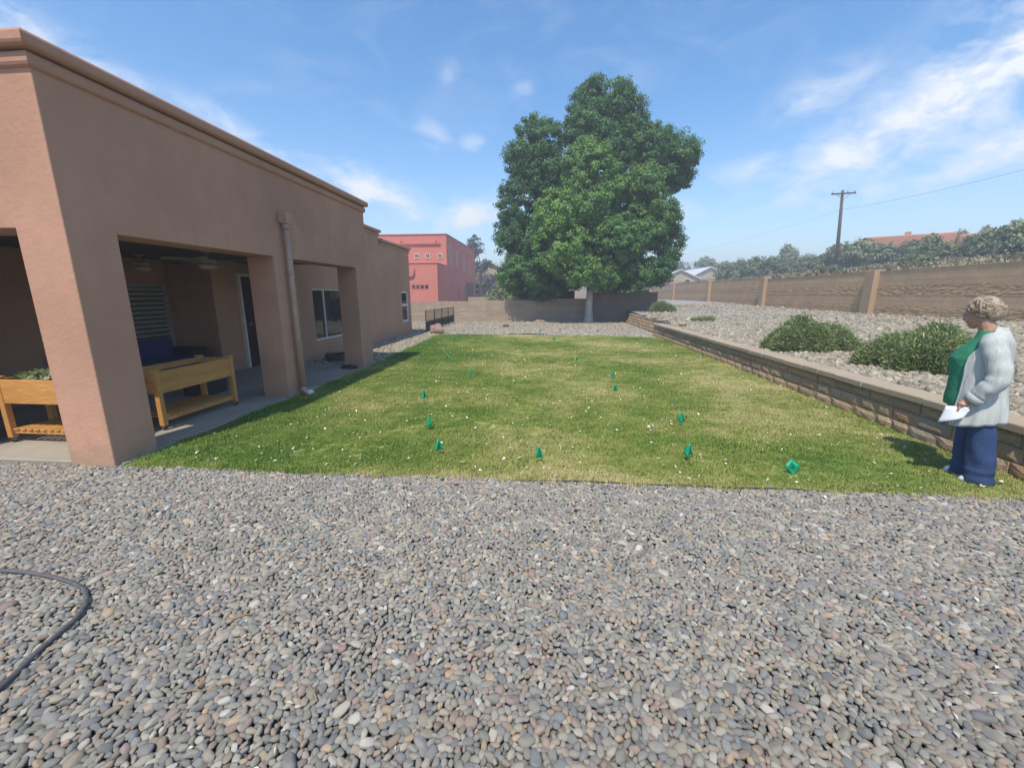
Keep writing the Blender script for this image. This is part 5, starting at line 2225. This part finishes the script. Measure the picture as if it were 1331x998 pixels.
HM = Matrix.Translation((.01, 0, 1.38)) @ Matrix.Rotation(R(-24), 4, 'Z') @ Matrix.Rotation(R(14), 4, 'Y') @ Matrix.Translation((-.01, 0, -1.38))
b.v = b.v[:nh] + [HM @ v_ for v_ in b.v[nh:]]
# arms
WR = {1: Vector((.055, .235, .745)), -1: Vector((.04, -.262, .785))}
for s in (1, -1):
    caps(b, [(-.025, s * .155, 1.21), (-.085, s * .258, .985)], [.050, .042])
    caps(b, [(-.085, s * .258, .985), tuple(WR[s])], [.042, .028])
    w = WR[s]
    d = (w - Vector((-.085, s * .258, .985))).normalized()      # along the forearm
    side = Vector((0, -s, 0))
    side = (side - d * side.dot(d)).normalized()
    nrm_ = d.cross(side).normalized()
    if nrm_.z > 0: nrm_ = -nrm_                                    # palm side faces down
    c = w + d * .045
    caps(b, [tuple(w), tuple(c)], [.027, .030], 12)
    b.ball(tuple(c + side * .014), (.032, .030, .022), 12, 8); b.ball(tuple(c - side * .014), (.032, .030, .022), 12, 8)
    for k, (o_, ln) in enumerate(((-.030, .070), (-.010, .078), (.010, .073), (.029, .058))):
        k0 = c + d * .028 + side * o_
        k1 = k0 + d * ln * .45 + nrm_ * .012
        k2 = k1 + d * ln * .16 + nrm_ * ln * .34
        k3 = k2 - d * ln * .10 + nrm_ * ln * .22
        caps(b, [tuple(k0), tuple(k1), tuple(k2), tuple(k3)], [.0105, .0095, .0085, .0075], 8)
    t0 = c - d * .012 + side * .034
    t1 = t0 + d * .030 + side * .012 + nrm_ * .012
    t2 = t1 + d * .030 - side * .004 + nrm_ * .008
    caps(b, [tuple(t0), tuple(t1), tuple(t2)], [.0135, .0115, .0095], 8)
# legs and feet
LEG = {1: [(-.03, .088, .82), (-.09, .105, .46), (-.135, .108, .07)], -1: [(-.025, -.088, .82), (-.045, -.09, .46), (-.055, -.088, .07)]}
for s in (1, -1):
    p = LEG[s]
    caps(b, p, [.09, .058, .042])
    a = Vector(p[2])
    caps(b, [(a.x - .02, a.y, .045), (a.x + .06, a.y, .032)], [.030, .022])
body = b.build('body', 'skin', per)
remesh(body, .0050, 4, .5)
for s in (1, -1):
    b = MB(); b.ball((.129, s * .031, 1.463), (.010, .012, .008), 10, 8); b.v = [HM @ v_ for v_ in b.v]; b.build('eye', 'black_metal', body, True)

# shoes
for s in (1, -1):
    a = Vector(LEG[s][2])
    b = MB()
    rings = []
    for x, w_, h in ((-.075, .030, .085), (-.05, .042, .095), (.0, .045, .098), (.06, .050, .082), (.08, .048, .064), (.11, .036, .048), (.122, .014, .030)):
        rings.append([Vector((a.x + x, a.y + w_ * math.cos(t * .5236), max(.0, h * .5 + h * .5 * math.sin(t * .5236)))) for t in range(12)])
    b.loft(rings)
    o = b.build('shoe', 'white_shoe', per, True)

# jeans: hips and two wide legs joined
def fold_noise(p, k, amp, seed):
    return amp * noise.noise(Vector((p.x * k, p.y * k, p.z * k * .55)) + Vector((seed, 0, 0)))


b = MB()
def ell(cx, cy, z, rx, ry, n=24, amp=.0, k=9, seed=0):
    out = []
    for t in range(n):
        a = t / n * 6.28318
        p = Vector((cx + rx * math.cos(a), cy + ry * math.sin(a), z))
        d = Vector((math.cos(a), math.sin(a), 0))
        out.append(p + d * fold_noise(p, k, amp, seed))
    return out


b.loft([ell(-.01, 0, .70, .12, .15), ell(-.012, 0, .78, .145, .165), ell(-.012, 0, .86, .138, .155), ell(-.01, 0, .90, .12, .14)])
for s in (1, -1):
    p = LEG[s]
    rings = []
    for i in range(23):
        t = i / 22
        z = .80 - (.80 - .022) * t
        if t < .46:
            q = Vector(p[0]).lerp(Vector(p[1]), t / .46)
        else:
            q = Vector(p[1]).lerp(Vector(p[2]), (t - .46) / .54)
        rad = .098 - .012 * sm(t / .5) + .006 * sm((t - .55) / .45)
        amp = .012 + .010 * t
        ring = ell(q.x, q.y, z, rad, rad * .98, 28, amp, 11, 4 + s)
        # stacked folds above the hem
        f_ = .005 * math.sin(t * 52 + s) * sm((t - .62) / .3)
        ring = [v_ + (v_ - Vector((q.x, q.y, z))).normalized() * f_ for v_ in ring]
        if i == 22:
            ring = [Vector((v_.x + .008 * max(0, v_.x - q.x) / .1, v_.y, v_.z)) for v_ in ring]
        rings.append(ring)
    b.loft(rings)
jeans = b.build('jeans', 'denim', per)
remesh(jeans, .0065, 3, .4)

# green top
TOR = [(0.66, 0.005, 0.17, 0.18), (0.72, 0.01, 0.17, 0.18), (0.82, 0.01, 0.164, 0.176), (0.92, 0.015, 0.16, 0.172), (1.0, 0.028, 0.164, 0.169), (1.07, 0.035, 0.164, 0.167), (1.13, 0.02, 0.146, 0.167), (1.19, 0.0, 0.117, 0.163), (1.245, -0.02, 0.091, 0.145), (1.285, -0.012, 0.071, 0.088), (1.305, -0.005, 0.063, 0.07)]
b = MB()
b.loft([ell(cx, 0, z, rx, ry, 40, .006, 10, 2) for z, cx, rx, ry in TOR])
remesh(b.build('top', 'green_knit', per), .0075, 3, .5)

# open cardigan: shell with a gap at the front, two sleeves, cuffs
CT0 = [(0.4, -0.022, 0.197, 0.216, 46), (0.46, -0.02, 0.198, 0.216, 47), (0.56, -0.016, 0.195, 0.214, 49), (0.68, -0.01, 0.189, 0.208, 52), (0.8, -0.004, 0.181, 0.199, 55), (0.92, 0.002, 0.175, 0.19, 58), (1.02, 0.012, 0.175, 0.187, 60), (1.09, 0.01, 0.17, 0.187, 62), (1.15, -0.004, 0.151, 0.187, 66), (1.2, -0.02, 0.137, 0.18, 71), (1.245, -0.032, 0.11, 0.163, 77), (1.285, -0.036, 0.086, 0.114, 82), (1.318, -0.04, 0.068, 0.081, 84), (1.335, -0.042, 0.065, 0.074, 84)]
CT = [(z_ if z_ > .8 else .80 - (.80 - z_) * .70, *r_) for z_, *r_ in CT0]
b = MB()
rings = []
for z, cx, rx, ry, op in CT:
    ring = []
    nn = 44
    for t in range(nn + 1):
        a = R(op) + (2 * math.pi - 2 * R(op)) * t / nn
        p = Vector((cx + rx * math.cos(a), ry * math.sin(a), z - .045 * math.cos(a) * sm((.75 - z) / .22)))
        d = Vector((math.cos(a), math.sin(a), 0))
        vert = .022 * math.sin(a * 13 + 1.2 * math.sin(z * 7)) * sm((1.0 - z) / .5) * .55
        ring.append(p + d * (fold_noise(p, 8, .016, 6) + vert))
    rings.append(ring)
b.loft(rings, cap=False, closed=False)
card = b.build('cardigan', 'grey_knit', per, True)
sd_ = card.modifiers.new('sub', 'SUBSURF'); sd_.levels = 1; sd_.render_levels = 1
md = card.modifiers.new('thick', 'SOLIDIFY'); md.thickness = .012; md.offset = 0
# rolled front edge
for idx in (0, -1):
    b = MB(); b.tube([r_[idx] for r_ in rings], .0105, 8); b.build('front_band', 'grey_knit', card, True)
for s in (1, -1):
    b = MB()
    path = [Vector((-.025, s * .135, 1.262)), Vector((-.025, s * .178, 1.215)), Vector((-.045, s * .222, 1.12)), Vector((-.085, s * .258, .985)), Vector((-.075, s * .262, .90)), Vector((-.01, s * .250, .825)), WR[s] + Vector((-.035, 0, .012))]
    rad = [.076, .090, .084, .074, .070, .062, .052]
    pp_, rr2 = [], []
    for i in range(len(path) - 1):
        for k in range(5):
            t = k / 5
            pp_.append(path[i].lerp(path[i + 1], t)); rr2.append(rad[i] * (1 - t) + rad[i + 1] * t + .003 * math.sin((i * 5 + k) * 1.45) * (1 if i > 0 else 0))
    pp_.append(path[-1]); rr2.append(rad[-1])
    for _ in range(3):
        pp_ = [pp_[0]] + [(pp_[i - 1] + pp_[i] * 2 + pp_[i + 1]) / 4 for i in range(1, len(pp_) - 1)] + [pp_[-1]]
    b.tube([tuple(p) for p in pp_], rr2, 18)
    b.v = [v_ + Vector((fold_noise(v_, 11, .010, 3), fold_noise(v_, 11, .010, 8), fold_noise(v_, 11, .007, 5))) for v_ in b.v]
    sl_o = b.build('sleeve', 'grey_knit', card, True)
    ss = sl_o.modifiers.new('sub', 'SUBSURF'); ss.levels = 1; ss.render_levels = 1
    b = MB()
    d = (WR[s] - path[-2]).normalized()
    e0 = path[-1] - d * .035
    b.tube([tuple(e0), tuple(e0 + d * .012), tuple(e0 + d * .05), tuple(e0 + d * .062)], [.054, .064, .062, .046], 18)
    b.build('cuff', 'grey_knit', card, True)

# curly hair
hb = MB()
hr = random.Random(21)
HC = Vector((.028, 0, 1.487))
hb.ball((.020, 0, 1.488), (.102, .090, .104), 24, 16)
hb.ball((-.022, 0, 1.445), (.072, .078, .072), 20, 12)
hb.v = [HM @ v_ for v_ in hb.v]
hair = hb.build('hair', 'hair', per, True)
hb = MB()
cnt = 0
while cnt < 210:
    d = Vector((hr.gauss(0, 1), hr.gauss(0, 1), hr.gauss(0, 1))).normalized()
    if d.z < -.62 or (d.x > .50 and d.z < .30) or (d.x > .25 and d.z < -.15 and abs(d.y) < .8):
        continue
    cnt += 1
    ph, w1 = hr.uniform(0, 6.28), hr.uniform(34, 60)
    swirl = hr.uniform(-.9, .9)
    ln = hr.uniform(.055, .105)
    down = Vector((0, 0, -1)) + Vector((-d.x * .3, -d.y * .1, 0)) + Vector((hr.gauss(0, .35), hr.gauss(0, .35), 0))
    q_ = Vector(d)
    pts = []
    for k in range(10):
        t_ = k / 9
        tg = (down - q_ * down.dot(q_))
        tg = tg.normalized() if tg.length > .05 else q_.orthogonal().normalized()
        sd_v = q_.cross(tg)
        r_ = 1 + .075 * math.sin(ph + w1 * .12 * k) + .06 * t_ * (1 if q_.z < .3 else .4)
        c_ = HC + Vector((q_.x * .096 * r_ - (.012 if q_.z < 0 else 0), q_.y * .086 * r_, q_.z * .098 * r_))
        pts.append(c_ + sd_v * (.009 * math.sin(ph + w1 * t_ * .16)))
        q_ = (q_ + tg * (ln / .1 / 9) + sd_v * swirl * .035).normalized()
        if q_.z < -.75:
            break
    if len(pts) < 5:
        continue
    rr_l = [.0125 * (1 - .72 * (k / (len(pts) - 1)) ** 2) for k in range(len(pts))]
    hb.tube([tuple(p) for p in pts], rr_l, 7)
hb.v = [HM @ v_ for v_ in hb.v]
hb.build('curls', 'hair', hair, True)

# the paper in the left hand: a thing of its own, placed in the world
Mw = Matrix.Translation(PL) @ Matrix.Rotation(FRZ, 4, 'Z')
w = WR[1]
d = (w - Vector((-.085, .258, .985))).normalized()
pc_ = w + d * .115 + Vector((0, 0, -.012))
V, F = [], []
nu, nv = 10, 6
for i in range(nu + 1):
    for j in range(nv + 1):
        u, v = i / nu, j / nv
        p = pc_ + Vector((-.075 + .135 * u + .02 * v, .035 - .02 * u, .055 - .145 * v * (.55 + .45 * u) - .015 * u))
        p.y += .020 * math.sin(u * 4.2) * (v - .2) + .012 * abs(u - .55)
        V.append(Mw @ p)
for i in range(nu):
    for j in range(nv):
        a = i * (nv + 1) + j
        F.append((a, a + 1, a + nv + 2, a + nv + 1))
ctr = Mw @ pc_
b = MB(tuple(ctr)); b.add(V, F)
o = b.build('paper_sheet', 'paper', None, True, loc=tuple(ctr))
md = o.modifiers.new('thick', 'SOLIDIFY'); md.thickness = .0014
tag(o, 'white folded paper sheet held in the hand of the standing person', 'paper')
b = MB(tuple(ctr)); b.add([v_ + Vector((-.004, -.006, -.016)) for v_ in V], F)
o = b.build('paper_sheet', 'paper', None, True, loc=tuple(ctr), rot=(0, .10, .06))
md = o.modifiers.new('thick', 'SOLIDIFY'); md.thickness = .0014
tag(o, 'second white paper sheet tucked under the first in the same hand', 'paper')

# ------------------------------------------------------------------ thin haze volume, added to soften contrast and lift the darks
hm = D.materials.new('haze'); hm.use_nodes = True
for n_ in list(hm.node_tree.nodes): hm.node_tree.nodes.remove(n_)
ho = hm.node_tree.nodes.new('ShaderNodeOutputMaterial'); hv = hm.node_tree.nodes.new('ShaderNodeVolumePrincipled')
hv.inputs['Color'].default_value = (.95, .96, 1.0, 1)
hv.inputs['Density'].default_value = HAZE
hv.inputs['Anisotropy'].default_value = .2
hm.node_tree.links.new(hv.outputs[0], ho.inputs['Volume'])
MATS['haze'] = hm
b = MB(); b.box(-310, 145, -170, 410, -2.2, 22)
o = b.build('haze', 'haze'); o['kind'] = 'stuff'; o['label'] = 'thin haze volume over the whole yard and hillside, added to lift the darks'
